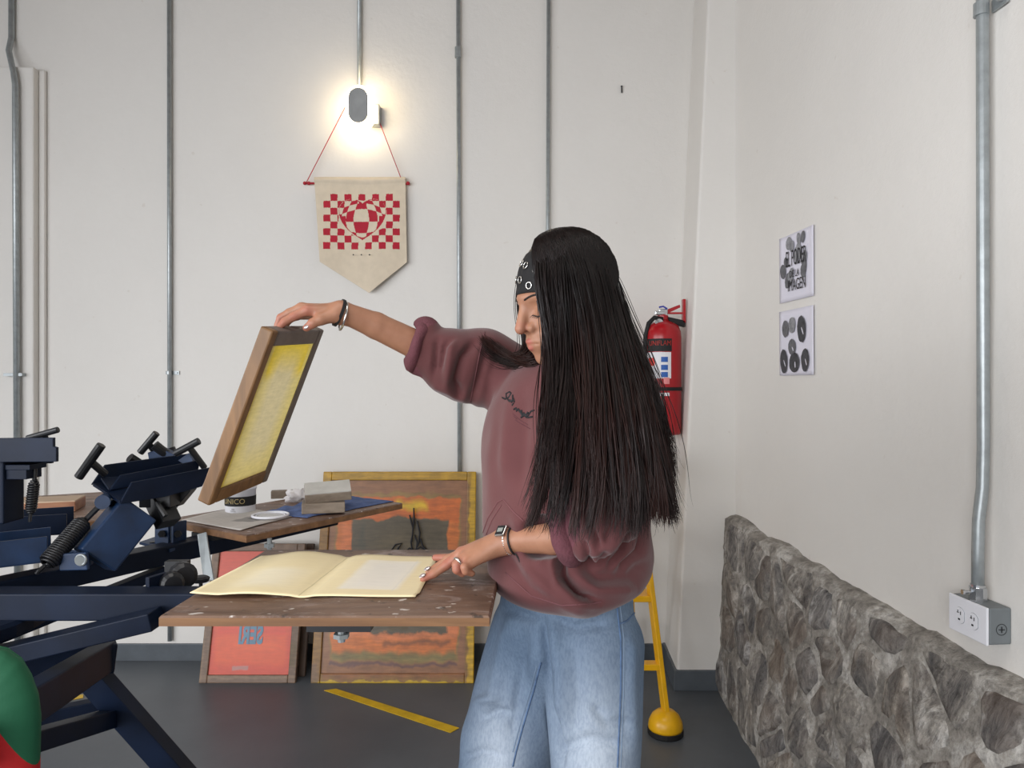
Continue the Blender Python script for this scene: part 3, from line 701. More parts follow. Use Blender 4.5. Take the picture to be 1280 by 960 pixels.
# upper hub arms carrying the print heads (the blue channels at the left edge)
ch = MB()
def channel(a, b, wd, ht, th=.006):
    d = (Vector(b)-Vector(a)).normalized(); s = d.cross(Vector((0,0,1))).normalized(); u = s.cross(d)
    m_ = MB(); m_.beam(Vector(a), Vector(b), wd, th, up=u)
    for q in (-1, 1): m_.beam(Vector(a)+s*q*(wd/2)+u*ht/2, Vector(b)+s*q*(wd/2)+u*ht/2, th, ht, up=u)
    return m_
obj('head_arm', channel(P(-70,672,1.62), P(88,661,1.72), .11, .045), M['navy'], pr, bevel=.001)
obj('head_arm', channel(P(-90,712,1.42), P(62,694,1.52), .11, .05), M['navy2'], pr, bevel=.001)
hb_ = objs('hinge_bracket', MB().plate([P(74,692,1.44),P(109,690,1.44),P(111,712,1.44),P(76,713,1.44)], .010).plate([P(80,688,1.54),P(114,686,1.54),P(115,706,1.54),P(82,709,1.54)], .010), M['navy2'], pr, bevel=.002)[0]
obj('hinge_pin', MB().tube([P(101,700,1.43), P(103,699,1.56)], .011, 12).torus(P(101,700,1.432), (0,1,0), .010, .0025), M['steel'], hb_)
obj('hinge_plate', MB().plate([P(95,680,1.53),P(115,668,1.53),P(118,690,1.53),P(106,697,1.53)], .02), M['black'], hb_)
# raised print head: tilted neck, screen clamp of three plates, T bolts, spring
hd = obj('print_head', MB().beam(P(170,636,1.56), P(117,700,1.49), .085, .062, up=(.7,0,.6)), M['navy2'], pr, bevel=.004)
for (pts, Y0, Y1) in (([(164,603),(264,584),(252,608),(205,621),(149,630)],1.50,1.66), ([(150,594),(250,575),(246,592),(136,613)],1.53,1.69), ([(131,581),(236,567),(232,584),(176,600),(114,606)],1.56,1.72)):
    xs = [p[0] for p in pts]; x0, x1 = min(xs), max(xs)
    obj('clamp_plate', MB().plate([P(x, y, Y0+(Y1-Y0)*(x-x0)/(x1-x0)) for x, y in pts], .006), M['navy'], hd, bevel=.001)
objs('clamp_web', MB().plate([P(116,606,1.555),P(150,628,1.50),P(238,606,1.63),P(228,588,1.70)], .006).plate([P(136,612,1.53),P(126,598,1.56),P(176,594,1.62),P(176,604,1.60)], .004), M['navy'], hd)
objs('clamp_lug', MB().lathe([(.0,-.02),(.015,-.02),(.015,.02),(.0,.02)], P(131,626,1.52), 18, (.3,-1,0)).plate([P(225,575,1.70),P(238,566,1.70),P(243,575,1.70),P(236,582,1.70)], .02), M['navy2'], hd)
obj('clamp_lug', MB().plate([P(188,565,1.72),P(205,560,1.72),P(222,568,1.72),P(214,578,1.72),P(190,576,1.72)], .03), M['navy2'], hd, bevel=.002)
def tbolt(a, b, s0, s1, Y, parent, r_=.0085):
    m_ = MB().tube([P(*a,Y), P(*b,Y)], r_, 12); mid = P(*s0,Y); m_.tube([mid, P(*s1,Y+.03)], r_*.85, 10)
    return obj('t_handle', m_, M['black'], parent, smooth=False, bevel=.0015)
tbolt((98,597),(127,556),(112,576),(132,593),1.53,hd,.0095); tbolt((175,566),(196,541),(186,555),(199,572),1.70,hd); tbolt((219,567),(249,551),(236,558),(256,585),1.66,hd)
objs('stud', MB().tube([P(162,572,1.66),P(176,581,1.68)], .011, 12).tube([P(193,556,1.70),P(212,571,1.72)], .0115, 12).tube([P(213,560,1.75),P(216,568,1.75)], .011, 12), M['black'], hd)
objs('stop_block', MB().beam(P(196,622,1.62), P(211,655,1.60), .045, .035).beam(P(222,612,1.66), P(234,622,1.66), .035, .05).box(P(200,624,1.62), (.07,.05,.03)), M['black'], hd, bevel=.002)
objs('stop_block', MB().box(P(205,632,1.64), (.03,.07,.02)).tube([P(196,628,1.58), P(207,645,1.57)], .006, 8), M['black'], hd)
def spring(a, b, r_, wire, turns, name, parent):
    a, b = Vector(a), Vector(b); d = (b-a); L = d.length; d.normalize(); x = d.orthogonal().normalized(); y = d.cross(x); N = turns*12
    pts = [a+d*(L*i/N)+(x*math.cos(2*math.pi*i/12)+y*math.sin(2*math.pi*i/12))*r_*min(1, .45+ (min(i, N-i)/12)*.3) for i in range(N+1)]
    return obj(name, MB().tube(pts, wire, 6), M['black'], parent, smooth=True)
sp_ = spring(P(57,706,1.42), P(106,651,1.50), .0165, .0032, 22, 'spring', pr)
objs('spring_rod', MB().tube([P(106,651,1.50), P(127,630,1.52)], .006, 8).tube([P(57,706,1.42), P(49,713,1.41), P(46,717,1.41)], .004, 8), M['black'], sp_)
# head at the far left edge
h2 = obj('print_head', MB().plate([P(-70,548,1.36),P(68,547,1.36),P(68,558,1.36),P(72,559,1.36),P(72,577,1.36),P(-70,578,1.36)], .008).plate([P(-70,552,1.45),P(66,552,1.45),P(66,579,1.45),P(-70,579,1.45)], .008).plate([P(-70,566,1.36),P(70,566,1.36),P(68,566,1.45),P(-70,566,1.45)], .006), M['navy'], pr, bevel=.001)
obj('neck', MB().box(P(0,610,1.40), (.055,.06,.13)), M['navy'], h2, bevel=.003)
objs('neck_block', MB().box(P(32,582.5,1.40), (.050,.05,.010)).box(P(30,591,1.40), (.040,.045,.02)), M['navy'], h2, bevel=.001)
tbolt((34,548),(73,537),(55,543),(61,556),1.38,h2,.006)
sp_ = spring(P(38,642,1.40), P(43,600,1.40), .0085, .0022, 14, 'spring', h2)
objs('spring_rod', MB().tube([P(43,600,1.40), P(44,584,1.40)], .004, 8).tube([P(38,642,1.40), P(37,652,1.40)], .003, 8), M['black'], sp_)
# stand
SA, SB, SC = P(132,820,1.52), P(40,878,1.16), P(-150,834,1.55)
obj('stand_beam', MB().beam(SA, SB+(SB-SA)*.8, .04, .06), M['navy'], pr, bevel=.003)
obj('stand_beam', MB().beam(SA+Vector((.02,.0,0)), P(-160,846,1.30), .04, .06), M['navy'], pr, bevel=.003)
F1 = Vector((-.36,1.66,0)); L0 = SA+Vector((-.02,-.02,-.03))
lg = obj('stand_leg', MB().beam(L0, F1, .05, .04, up=(0,1,0)), M['navy'], pr, bevel=.002)
obj('leg_foot', MB().box(F1+Vector((0,0,.006)), (.09,.09,.012)), M['navy'], lg)
for tgt in (Vector((-1.62,1.0,0)), Vector((-1.25,.62,0)), Vector((-1.55,1.75,0))):
    lg = obj('stand_leg', MB().beam(Vector((-1.05,1.3,.74)).lerp(tgt, .15), tgt+Vector((0,0,.01)), .05, .04, up=(0,1,.01)), M['navy'], pr)
q = P(148,895,1.55)
obj('stand_rail', MB().beam(q, P(0,938,1.15), .04, .035), M['navy'], pr, bevel=.002)
obj('stand_rail', MB().beam(q+Vector((-.02,.05,.01)), P(10,905,1.50), .03, .03), M['navy'], pr, bevel=.002)

# ------------------------------------------------------------ things on the pallets
# cream folder
t = NT('cream card'); t.col(t.mix(t.ramp(t.noise(6, 5), [(.4,(0,0,0,1)),(.7,(.35,)*3+(1,))]), lin(214,200,150), lin(224,214,178))); t.set(rough=.6); M['card'] = t.m
cardm = painted('cream card printed', lin(250,234,190), [(.60,.90,.12,.86,lin(250,246,236),.03,.8),(.64,.87,.18,.8,lin(242,238,230),.05,.5),(.08,.42,.1,.62,lin(252,244,220),.12,.7),(.86,.875,.1,.9,lin(230,226,214),.01,.6),(.465,.475,.02,.98,lin(188,172,120),.006,.8),(.525,.533,.02,.98,lin(236,226,190),.006,.7)], .55, .008, 6, .05)
fx0, fx1 = -.540, -.158
def fold_h(u, v):
    h = .0035
    h += .011*math.exp(-((u-.25)/.17)**2)*(.5+.5*v) if u < .5 else .004*math.exp(-((u-.62)/.14)**2)*(.4+.6*v)
    h -= .004*math.exp(-((u-.49)/.03)**2)
    h += .006*max(0, .12-u)/.12*(1-v)
    return max(.0022, h)
def cardfn(u, v):
    r_ = .06                                             # softly rounded right corners
    x = fx0+(fx1-fx0)*u+.022*v*(1-u*.75)
    y = 1.207+(1.487-1.207)*v
    if u > .96 and (v < .05 or v > .95): x -= .004
    return Vector((x, y, ZT+fold_h(u, v)))
fo = MB().grid(cardfn, 48, 24)
fd = top('folder', fo, cardm, 'open cream card folder lying on the big wooden pallet under her hand', 'folder', smooth=True, recalc=False,
         uv=lambda c: ((c.x-fx0-.022*((c.y-1.207)/.28))/(fx1-fx0), (c.y-1.207)/.28))
md = fd.modifiers.new('s','SOLIDIFY'); md.thickness = .0012; md.offset = 0
# ink tub
def onp(px, py, z=ZT): Y = (CH-z)*FP/(py-480); return Vector(((px-640)*Y/FP, Y, z))
tc = onp(300.5, 639); tr = .0435
tub = thing('ink_tub', tc, 'white plastic ink tub with a black label band on the second pallet', 'tub')
obj('pot', MB().lathe([(tr*.90,0),(tr*.93,.003),(tr*.97,.062),(tr*1.03,.064),(tr*1.03,.071),(tr*.97,.073),(tr*.92,.070),(tr*.88,.02),(.001,.018)], tc, 36), M['plastic'], tub, smooth=True)
def tubpatch(a0, a1, z0, z1, dr, n=16): return MB().grid(lambda u, v: tc+Vector(((tr*(.935+.04*((z0+(z1-z0)*v)/.062))+dr)*math.sin(a0+(a1-a0)*u), -(tr*(.935+.04*((z0+(z1-z0)*v)/.062))+dr)*math.cos(a0+(a1-a0)*u), z0+(z1-z0)*v)), n, 3)
lbl = obj('label_band', tubpatch(-math.pi, math.pi, .020, .046, .0006, 40), M['rubber'], tub)
for body, z, sz, mt in (('UNICO', .033, .020, simple('gold print', lin(214,196,140), .5)), ('500', .012, .006, M['ink']), ('TEXTIL', .0065, .0055, M['ink'])):
    tm = text_mb(body, sz, frame4((0,0,0),(1,0,0),(0,0,1)))
    tm.v = [tc+Vector(((tr*.975+.0012)*math.sin(-.1+v.x/tr), -(tr*.975+.0012)*math.cos(-.1+v.x/tr), z+v.z)) for v in tm.v]
    obj('lettering', tm, mt, lbl)
top('mixing_stick', MB().tube([tc+Vector((.005,.01,.022)), tc+Vector((.033,.012,.075)), tc+Vector((.046,.013,.10))], [.0045,.0045,.006], 10), simple('teal plastic', lin(96,180,160), .4), 'teal stick standing in the white ink tub', 'stick')
# newspaper sheet
ns = MB()
sc_ = [onp(226,651), onp(300,664), onp(366,646), onp(300,634)]
def nsf(u, v):
    a = sc_[0].lerp(sc_[1], u); b = sc_[3].lerp(sc_[2], u); p = a.lerp(b, v); p.z = ZT+.0025+.0015*math.sin(u*7+v*4)*math.sin(v*3.1); return p
nm = painted('printed scrap', lin(196,190,184), [(.45,.78,.15,.5,lin(96,94,92),.03,.6),(.55,.7,.3,.42,lin(60,58,58),.02,.7),(.1,.4,.2,.8,lin(190,186,180),.1,.6)], .7, .05, 16, .15)
o = top('paper_sheet', ns.grid(nsf, 16, 12), nm, 'grey printed scrap of paper under the ink tub', 'paper', smooth=True, recalc=False, uv=lambda c: (max(0, min(1, (c-sc_[0]).dot(sc_[1]-sc_[0])/(sc_[1]-sc_[0]).length_squared)), max(0, min(1, (c-sc_[0]).dot(sc_[3]-sc_[0])/(sc_[3]-sc_[0]).length_squared))))
md = o.modifiers.new('s','SOLIDIFY'); md.thickness = .0008
# clear lid lying flat
lc = onp(338, 648)+Vector((0,0,.006)); t = NT('clear plastic'); t.col(lin(225,225,222)); t.set(rough=.25, alpha=.55); M['clear'] = t.m
ld = thing('plastic_lid', lc, 'translucent round plastic lid lying beside the ink tub', 'lid')
obj('disc', MB().lathe([(.001,.001),(.036,.001),(.036,.0025),(.001,.0025)], lc, 36), M['clear'], ld)
obj('rim', MB().torus(lc+Vector((0,0,.003)), (0,0,1), .046, .0035, 40, 8).torus(lc+Vector((0,0,.002)), (0,0,1), .037, .0018, 40, 6), M['plastic'], ld, smooth=True)
# blue cloth
M['cloth'] = simple('blue cloth', lin(84,102,146), .9, var=.2, vs=30, bump=.3, bs=200)
cc = [onp(322,643), onp(384,648), onp(492,627.5), onp(432,621)]
def clf(u, v):
    a = cc[0].lerp(cc[1], v); b = cc[3].lerp(cc[2], v); p = a.lerp(b, u)
    e = min(u, v, 1-u, 1-v)
    p.x += .012*noise.noise(Vector((u*4, v*4, 1))); p.y += .012*noise.noise(Vector((u*4, v*4, 7)))
    h = .006+.016*abs(noise.noise(Vector((u*5, v*3, 3))))+.008*noise.noise(Vector((u*11, v*8, 6)))
    p.z = ZT+max(.003, h*min(1, e*6)+.003); return p
o = top('cloth', MB().grid(clf, 40, 30), M['cloth'], 'crumpled blue cloth under the wooden blocks on the second pallet', 'cloth', smooth=True, recalc=False)
md = o.modifiers.new('s','SOLIDIFY'); md.thickness = .002; md.offset = 1
# squeegee blocks
def wblock(name, c, L, W, H, yaw, label, mat, cat='block', tilt=0, roll=0, group=None, cap=None):
    root = thing(name, c, label, cat, group); Rm = Matrix.Rotation(yaw, 3, 'Z') @ Matrix.Rotation(tilt, 3, 'Y') @ Matrix.Rotation(roll, 3, 'X'); c = Vector(c)
    obj('wood_body', MB().box(c+Rm@Vector((0,0,H/2)), (L,W,H), Rm), mat, root, bevel=.002)
    if cap: obj('top_face', MB().box(c+Rm@Vector((0,0,H+.0015)), (L*.99,W*.98,.003), Rm), cap, root)
    return root
bc = onp(402, 643); yaw = math.atan2(a2.y, a2.x)
M['greypaint'] = simple('grey worn paint', lin(188,186,180), .6, var=.1, vs=25)
wblock('squeegee', bc+Vector((.0,.02,.006)), .115, .085, .028, yaw-.75, 'grey brown wooden squeegee block lying lowest on the blue cloth', M['oldwood'], 'squeegee')
wblock('squeegee', bc+Vector((.010,.030,.046)), .125, .07, .026, yaw-.72, 'squeegee block with a pale grey face on top of the stack', M['oldwood'], 'squeegee', tilt=-.05, roll=.33, cap=M['greypaint'])
wblock('wood_block', onp(352,624)+Vector((0,.02,.001)), .075, .03, .024, .25, 'small pale wood block at the far edge of the second pallet', M['oldwood'], 'block')
# tissue
m_ = MB(); random.seed(4); tcn = onp(372, 627)+Vector((0,.0,.018))
n0 = len(m_.v); m_.ell(tcn, (.036,.028,.020), n=28, m=16)
m_.v = [tcn+(v-tcn)*(1+.55*noise.noise((v-tcn)*70)+.35*noise.noise((v-tcn)*170)) for v in m_.v]
o = top('paper_tissue', m_, simple('white tissue', lin(226,222,222), .9, var=.04), 'crumpled white tissue beside the squeegee blocks', 'tissue', smooth=True)
# wood offcut on the rear pallet
wblock('wood_offcut', onp(32,641)+Vector((0,.03,.001)), .24, .11, .028, .30, 'reddish wood offcut on the rear pallet at the left edge', wood('red wood', lin(120,72,50), lin(160,112,80), .55, (3,40,40)), 'wood', cap=wood('pale wood', lin(176,150,124), lin(200,176,150), .6, (3,30,30)))

# ------------------------------------------------------------ screen held in her hand
HX = Vector((-.434,1.31,1.456)); ex = Vector((-.1365,.045,-.3264)); ey = Vector((.038,.213,.018)); enrm = ex.cross(ey).normalized()
if enrm.x < 0: enrm = -enrm
hs = thing('silk_screen', HX+ex, 'wooden silk screen with yellow mesh held up by her right hand', 'silk screen')
hp_ = lambda u, v, q=0.: HX+ey*u+ex*v+enrm*q
TH = .027; wr = .030
hframe = wood('brown frame wood', lin(92,64,38), lin(140,102,62), .5, (30, 30, 3))
htape = simple('grey taped frame', lin(112,102,96), .55, var=.18, vs=30)
hu, hv = .022/.217, wr/.356
for nm_, (u0,u1,v0,v1), mt in (('frame_rail',(0,hu,0,1),hframe),('frame_rail',(1-hu,1,0,1),htape),('frame_rail',(hu,1-hu,0,hv*1.05),htape),('frame_rail',(hu,1-hu,1-hv,1),hframe)):
    obj(nm_, MB().plate([hp_(u0,v0,-TH/2),hp_(u1,v0,-TH/2),hp_(u1,v1,-TH/2),hp_(u0,v1,-TH/2)], TH), mt, hs, bevel=.0035)
YM = painted('yellow screen mesh', lin(232,214,140), [(.12,.88,.03,.30,lin(238,208,60),.06,.9),(.2,.8,.1,.85,lin(222,208,164),.16,.95),(-.1,.14,-.1,1.1,lin(246,218,50),.05,.9),(.86,1.1,-.1,1.1,lin(240,212,60),.05,.9),(-.1,1.1,.9,1.1,lin(240,216,90),.04,.9),(.05,.95,-.1,.05,lin(226,204,100),.03,.8)], .4, .02, 5, .14, through=.55)
obj('mesh_panel', MB().grid(lambda u, v: hp_(hu+(1-2*hu)*u, hv+(1-2*hv)*v, -.004), 10, 10), YM, hs, recalc=False,
    uv=lambda c: ((c-HX).dot(ey)/ey.length_squared, (c-HX).dot(ex)/ex.length_squared))

# ------------------------------------------------------------ green thing at the lower left edge
gx = MB()
t = NT('green and red fabric'); sx = t.n.new('ShaderNodeSeparateXYZ'); t.lk(t.tc.outputs['Object'], sx.inputs[0])
q = t.math('ADD', t.math('MULTIPLY', sx.outputs[0], 900.), t.math('ADD', t.math('MULTIPLY', sx.outputs[2], 495.), 604.-.55*(1224.-435.)))
k = t.mix(t.math('GREATER_THAN', q, 0.), lin(170,10,16), lin(8,84,54)); t.col(k); t.set(rough=.75); t.bump(t.noise(120, 3), .1, .004); gm = t.m
Yg = 1.0
outline = [(-60,808),(-20,806),(10,812),(28,825),(40,845),(49,870),(52,895),(51,930),(50,1000),(54,1200),(56,1450),(56,1700),(-60,1700)]
def gfn(u, v):
    k_ = u*(len(outline)-1); i = min(int(k_), len(outline)-2); f = k_-i
    x = outline[i][0]+(outline[i+1][0]-outline[i][0])*f; y = outline[i][1]+(outline[i+1][1]-outline[i][1])*f
    cx0, cy0 = -60, max(920, min(1690, y)); a = v*math.pi/2
    return P(cx0+(x-cx0)*math.sin(a), cy0+(y-cy0)*math.sin(a), Yg-.05*math.cos(a))
def gmi(u, v):
    p = gfn(u, v); px = 640+p.x/p.y*FP; py = 480+(CH-p.z)/p.y*FP
    return 1 if px < -2+(py-915)*.55 else 0
gx.grid(gfn, 60, 14)
def gfn2(u, v): p = gfn(u, v); d_ = Yg-p.y; p.y = Yg+d_*.5; p.x -= d_*.9; return p
gx.grid(gfn2, 60, 14)
g_ = top('fabric_cover', gx, gm, 'rounded dark green fabric shape with a red lower part at the bottom left edge', 'fabric', smooth=True)
# ------------------------------------------------------------ the person: distance-field sculpting
V = lambda p: np.array(tuple(p), dtype=np.float32)
def smin(a, b, k):
    if k <= 0: return np.minimum(a, b)
    h = np.clip(.5+.5*(b-a)/k, 0, 1); return b+(a-b)*h-k*h*(1-h)
def smax(a, b, k): return -smin(-a, -b, k)
def d_sph(p, c, r): return np.linalg.norm(p-V(c), axis=-1)-r
def d_cone(p, a, b, ra, rb):
    a, b = V(a), V(b); ab = b-a; t_ = np.clip(((p-a)@ab)/max(float(ab@ab), 1e-9), 0, 1)
    return np.linalg.norm(p-(a+t_[..., None]*ab), axis=-1)-(ra+(rb-ra)*t_)
def d_ell(p, c, r, B=None):
    q = p-V(c)
    if B is not None: q = q@np.array(B, dtype=np.float32).T
    r = np.array(r, dtype=np.float32); k0 = np.linalg.norm(q/r, axis=-1); k1 = np.linalg.norm(q/(r*r), axis=-1)
    return k0*(k0-1)/np.maximum(k1, 1e-6)
def chain(p, pts, rs, k=.006):
    d = None
    for i in range(len(pts)-1):
        e = d_cone(p, pts[i], pts[i+1], rs[i], rs[i+1]); d = e if d is None else smin(d, e, k)
    return d
def surface_nets(fn, lo, hi, h):
    lo = np.array(lo, np.float32); n = np.ceil((np.array(hi)-lo)/h).astype(int)+1
    ax = [lo[i]+h*np.arange(n[i], dtype=np.float32) for i in range(3)]
    D = np.empty(n, np.float32)
    for i0 in range(0, n[0], 24):
        X = np.stack(np.meshgrid(ax[0][i0:i0+24], ax[1], ax[2], indexing='ij'), -1); D[i0:i0+24] = fn(X)
    D[0], D[-1], D[:,0], D[:,-1], D[:,:,0], D[:,:,-1] = (1,)*6
    I = D < 0
    c = [(a,b,d) for a in (0,1) for b in (0,1) for d in (0,1)]
    cnt = sum(I[a:n[0]-1+a, b:n[1]-1+b, d:n[2]-1+d].astype(np.int8) for a,b,d in c)
    act = np.argwhere((cnt > 0) & (cnt < 8)); idx = -np.ones(n-1, np.int64); idx[tuple(act.T)] = np.arange(len(act))
    g = {k: D[act[:,0]+k[0], act[:,1]+k[1], act[:,2]+k[2]] for k in c}
    acc = np.zeros((len(act), 3), np.float32); m = np.zeros(len(act), np.float32)
    for p in c:
        for ax_ in range(3):
            if p[ax_] == 0:
                q = list(p); q[ax_] = 1; q = tuple(q); a, b = g[p], g[q]; s = (a < 0) != (b < 0)
                t_ = np.where(s, a/np.where(s, a-b, 1), 0); pos = np.array(p, np.float32)[None].repeat(len(act), 0); pos[:, ax_] = t_
                acc += pos*s[:, None]; m += s
    v = lo+h*(act+acc/np.maximum(m, 1)[:, None])
    F = []
    for ax_ in range(3):
        sl0 = [slice(1, -1)]*3; sl1 = [slice(1, -1)]*3; sl0[ax_] = slice(0, -1); sl1[ax_] = slice(1, None)
        A, Bq = I[tuple(sl0)], I[tuple(sl1)]
        e = np.argwhere(A != Bq); o_ = np.array([1,1,1]); o_[ax_] = 0; e = e+o_
        u, w_ = (ax_+1) % 3, (ax_+2) % 3; du = np.zeros(3, int); dw = np.zeros(3, int); du[u] = 1; dw[w_] = 1
        q = np.stack([idx[tuple((e-du-dw).T)], idx[tuple((e-dw).T)], idx[tuple(e.T)], idx[tuple((e-du).T)]], 1)
        flip = ~I[tuple(e.T)]; q[flip] = q[flip][:, ::-1]; F.append(q)
    return v.astype(np.float64), np.concatenate(F)
def normals(v, f):
    a = np.cross(v[f[:,2]]-v[f[:,0]], v[f[:,3]]-v[f[:,1]]); n = np.zeros_like(v)
    for k in range(4): np.add.at(n, f[:,k], a)
    return n/np.maximum(np.linalg.norm(n, axis=1), 1e-12)[:, None]
def relax(v, f, it=2, lam=.5):
    e = np.concatenate([f[:, [0,1]], f[:, [1,2]], f[:, [2,3]], f[:, [3,0]]]); e = np.concatenate([e, e[:, ::-1]])
    cnt = np.bincount(e[:,0], minlength=len(v)).astype(float)
    for _ in range(it):
        s = np.stack([np.bincount(e[:,0], weights=v[e[:,1], k], minlength=len(v)) for k in range(3)], 1)
        v = v+(s/np.maximum(cnt, 1)[:, None]-v)*lam
    return v
def npobj(name, v, f, mats, parent, tint=None, smooth=True, mi=None):
    off = np.zeros(3); q = parent
    while q is not None:
        if q in OFF: off = np.array(OFF[q])
        q = q.parent
    me = bpy.data.meshes.new(name); k = f.shape[1]
    me.vertices.add(len(v)); me.vertices.foreach_set('co', (v-off).astype(np.float32).ravel())
    me.loops.add(f.size); me.loops.foreach_set('vertex_index', f.astype(np.int32).ravel())
    me.polygons.add(len(f)); me.polygons.foreach_set('loop_start', np.arange(0, f.size, k, dtype=np.int32))
    me.polygons.foreach_set('loop_total', np.full(len(f), k, np.int32))
    for m in (mats if isinstance(mats, list) else [mats]): me.materials.append(m)
    if mi is not None: me.polygons.foreach_set('material_index', mi.astype(np.int32))
    me.update(calc_edges=True); me.validate()
    me.polygons.foreach_set('use_smooth', np.full(len(me.polygons), smooth))
    if tint is not None:
        a = me.attributes.new('tint', 'FLOAT', 'POINT'); a.data.foreach_set('value', tint.astype(np.float32))
    o = bpy.data.objects.new(name, me); COL.objects.link(o); o.parent = parent; return o
def to_px(v): return np.stack([640+v[:,0]/v[:,1]*FP, 480-(v[:,2]-CH)/v[:,1]*FP], 1)
def fold(v, n, pl, wpx, amp, asym=0.):
    """press a crease (amp<0) or raise a ridge along a line over the side of the cloth turned to the viewer"""
    pp = to_px(v); face = np.clip(-(n*v).sum(1)/np.linalg.norm(v, axis=1)*2.5+.1, 0, 1)
    pl = np.array(pl, float); best = np.full(len(v), 1e9); tt = np.zeros(len(v)); L = np.r_[0, np.cumsum(np.linalg.norm(np.diff(pl, axis=0), axis=1))]
    sd = np.zeros(len(v))
    for i in range(len(pl)-1):
        a, b = pl[i], pl[i+1]; ab = b-a; t_ = np.clip(((pp-a)@ab)/(ab@ab), 0, 1); r_ = pp-(a+t_[:,None]*ab); d = np.linalg.norm(r_, axis=1)
        u = d < best; best[u] = d[u]; tt[u] = (L[i]+t_[u]*(L[i+1]-L[i]))/L[-1]; sd[u] = np.sign(ab[0]*r_[u,1]-ab[1]*r_[u,0])
    wv = np.where(sd*asym > 0, wpx*(1-abs(asym)*.6), wpx)
    prof = np.exp(-(best/wv)**2)*np.clip(np.minimum(tt, 1-tt)*5+.25, 0, 1)
    return v+n*(amp*prof*face)[:, None]
def bvh_of(v, f): return BVHTree.FromPolygons([tuple(a) for a in v], [tuple(int(i) for i in q) for q in f])
def cast(bvh, px, py):
    d = Vector(((px-640)/FP, 1, -(py-480)/FP)).normalized(); h = bvh.ray_cast(Vector((0,0,CH)), d)
    return (h[0], h[1]) if h[0] is not None else (None, None)
def drape(bvh, pl, r_, steps=6, out=.5, n=6, mb=None, taper=False):
    """a cord or seam laid on the surface"""
    m_ = mb or MB(); pts = []
    for i in range(len(pl)-1):
        for k in range(steps):
            f = k/steps; h, nn = cast(bvh, pl[i][0]+(pl[i+1][0]-pl[i][0])*f, pl[i][1]+(pl[i+1][1]-pl[i][1])*f)
            if h is not None: pts.append(h+nn*r_*out)
    h, nn = cast(bvh, *pl[-1])
    if h is not None: pts.append(h+nn*r_*out)
    keep = [pts[0]] if pts else []
    for p in pts[1:]:
        if (p-keep[-1]).length > .0006: keep.append(p)
    if len(keep) > 2:
        rr = r_ if not taper else [r_*(.35+.65*math.sin(math.pi*(i+.4)/(len(keep)))) for i in range(len(keep))]
        m_.tube(keep, rr, n)
    return m_

person = thing('person', (.10, 1.40, 0), 'long haired woman in mauve hoodie and jeans lifting a yellow screen, headband, looking down', 'person')
sv = np.array((.565, -.825, 0)); fv = np.array((-.825, -.565, 0)); B3 = [sv, fv, (0,0,1)]
RS, LSh = Vector((.015,1.535,1.345)), Vector((.165,1.295,1.325))

# materials
t = NT('skin'); at_ = t.n.new('ShaderNodeAttribute'); at_.attribute_name = 'tint'
k = t.ramp(t.noise(30, 4), [(.3, lin(158,112,87)), (.7, lin(172,125,100))]); k = t.mix(at_.outputs['Fac'], k, lin(176, 96, 88)); t.col(k)
t.set(rough=.48, sss=.06, spec=.4); t.b.inputs['Subsurface Radius'].default_value = (.012,.004,.002); t.bump(t.noise(240, 2), .06, .001); M['skin'] = t.m
t = NT('mauve fleece'); a = t.noise(4, 4); b = t.noise(420, 2)
k = t.ramp(a, [(.3, lin(90,53,54)), (.7, lin(105,64,65))]); t.col(k); t.set(rough=.9, sheen=.25, spec=.2); t.bump(b, .15, .001, t.bump(t.noise(14, 4), .15, .01)); M['hood'] = t.m
M['cuff'] = simple('mauve fleece inside', lin(104,60,68), .95, var=.1, vs=60, bump=.5, bs=260)
t = NT('washed denim'); a = t.noise(5, 6, .6); b = t.noise(260, 3, .6, stretch=(1, 1, .35)); sx = t.n.new('ShaderNodeSeparateXYZ'); t.lk(t.tc.outputs['Object'], sx.inputs[0])
k = t.ramp(a, [(.32, lin(82,101,124)), (.7, lin(112,131,153))])
# wear from washing: pale front of each thigh
def wear(cx_, cz_, rx_, rz_):
    dx = t.math('DIVIDE', t.math('SUBTRACT', sx.outputs[0], cx_), rx_); dz = t.math('DIVIDE', t.math('SUBTRACT', sx.outputs[2], cz_), rz_)
    r2 = t.math('ADD', t.math('MULTIPLY', dx, dx), t.math('MULTIPLY', dz, dz)); return t.math('POWER', 2.718, t.math('MULTIPLY', r2, -1.))
wr_ = t.math('ADD', wear(.04, .68, .06, .17), wear(-.125, .62, .05, .14), True)
k = t.mix(t.math('MULTIPLY', wr_, .95), k, lin(186,196,208))
k = t.mix(1., k, t.ramp(b, [(.35, (.82,.84,.88,1)), (.6, (1.04,1.04,1.04,1))]), 'MULTIPLY'); t.col(k); t.set(rough=.85, spec=.2); t.bump(b, .2, .001, t.bump(t.noise(18, 4), .12, .008)); M['denim'] = t.m
M['seam'] = simple('dark denim seam', lin(84,108,142), .9, var=.25, vs=60)
t = NT('hair'); hi_ = t.n.new('ShaderNodeAttribute'); hi_.attribute_name = 'tint'
k = t.mix(hi_.outputs['Fac'], lin(13,10,11), lin(62,33,27)); t.col(k); t.set(rough=.42, spec=.30); M['hair'] = t.m
M['band'] = simple('black headband cloth', lin(20,19,21), .8, var=.2, vs=80)
M['silver'] = simple('silver', lin(206,204,200), .22, .95, var=.05)
M['nailvarnish'] = simple('silver nail varnish', lin(206,196,196), .12, .6, var=.05)
M['darkvarnish'] = simple('dark nail varnish', lin(58,24,30), .15, var=.05)

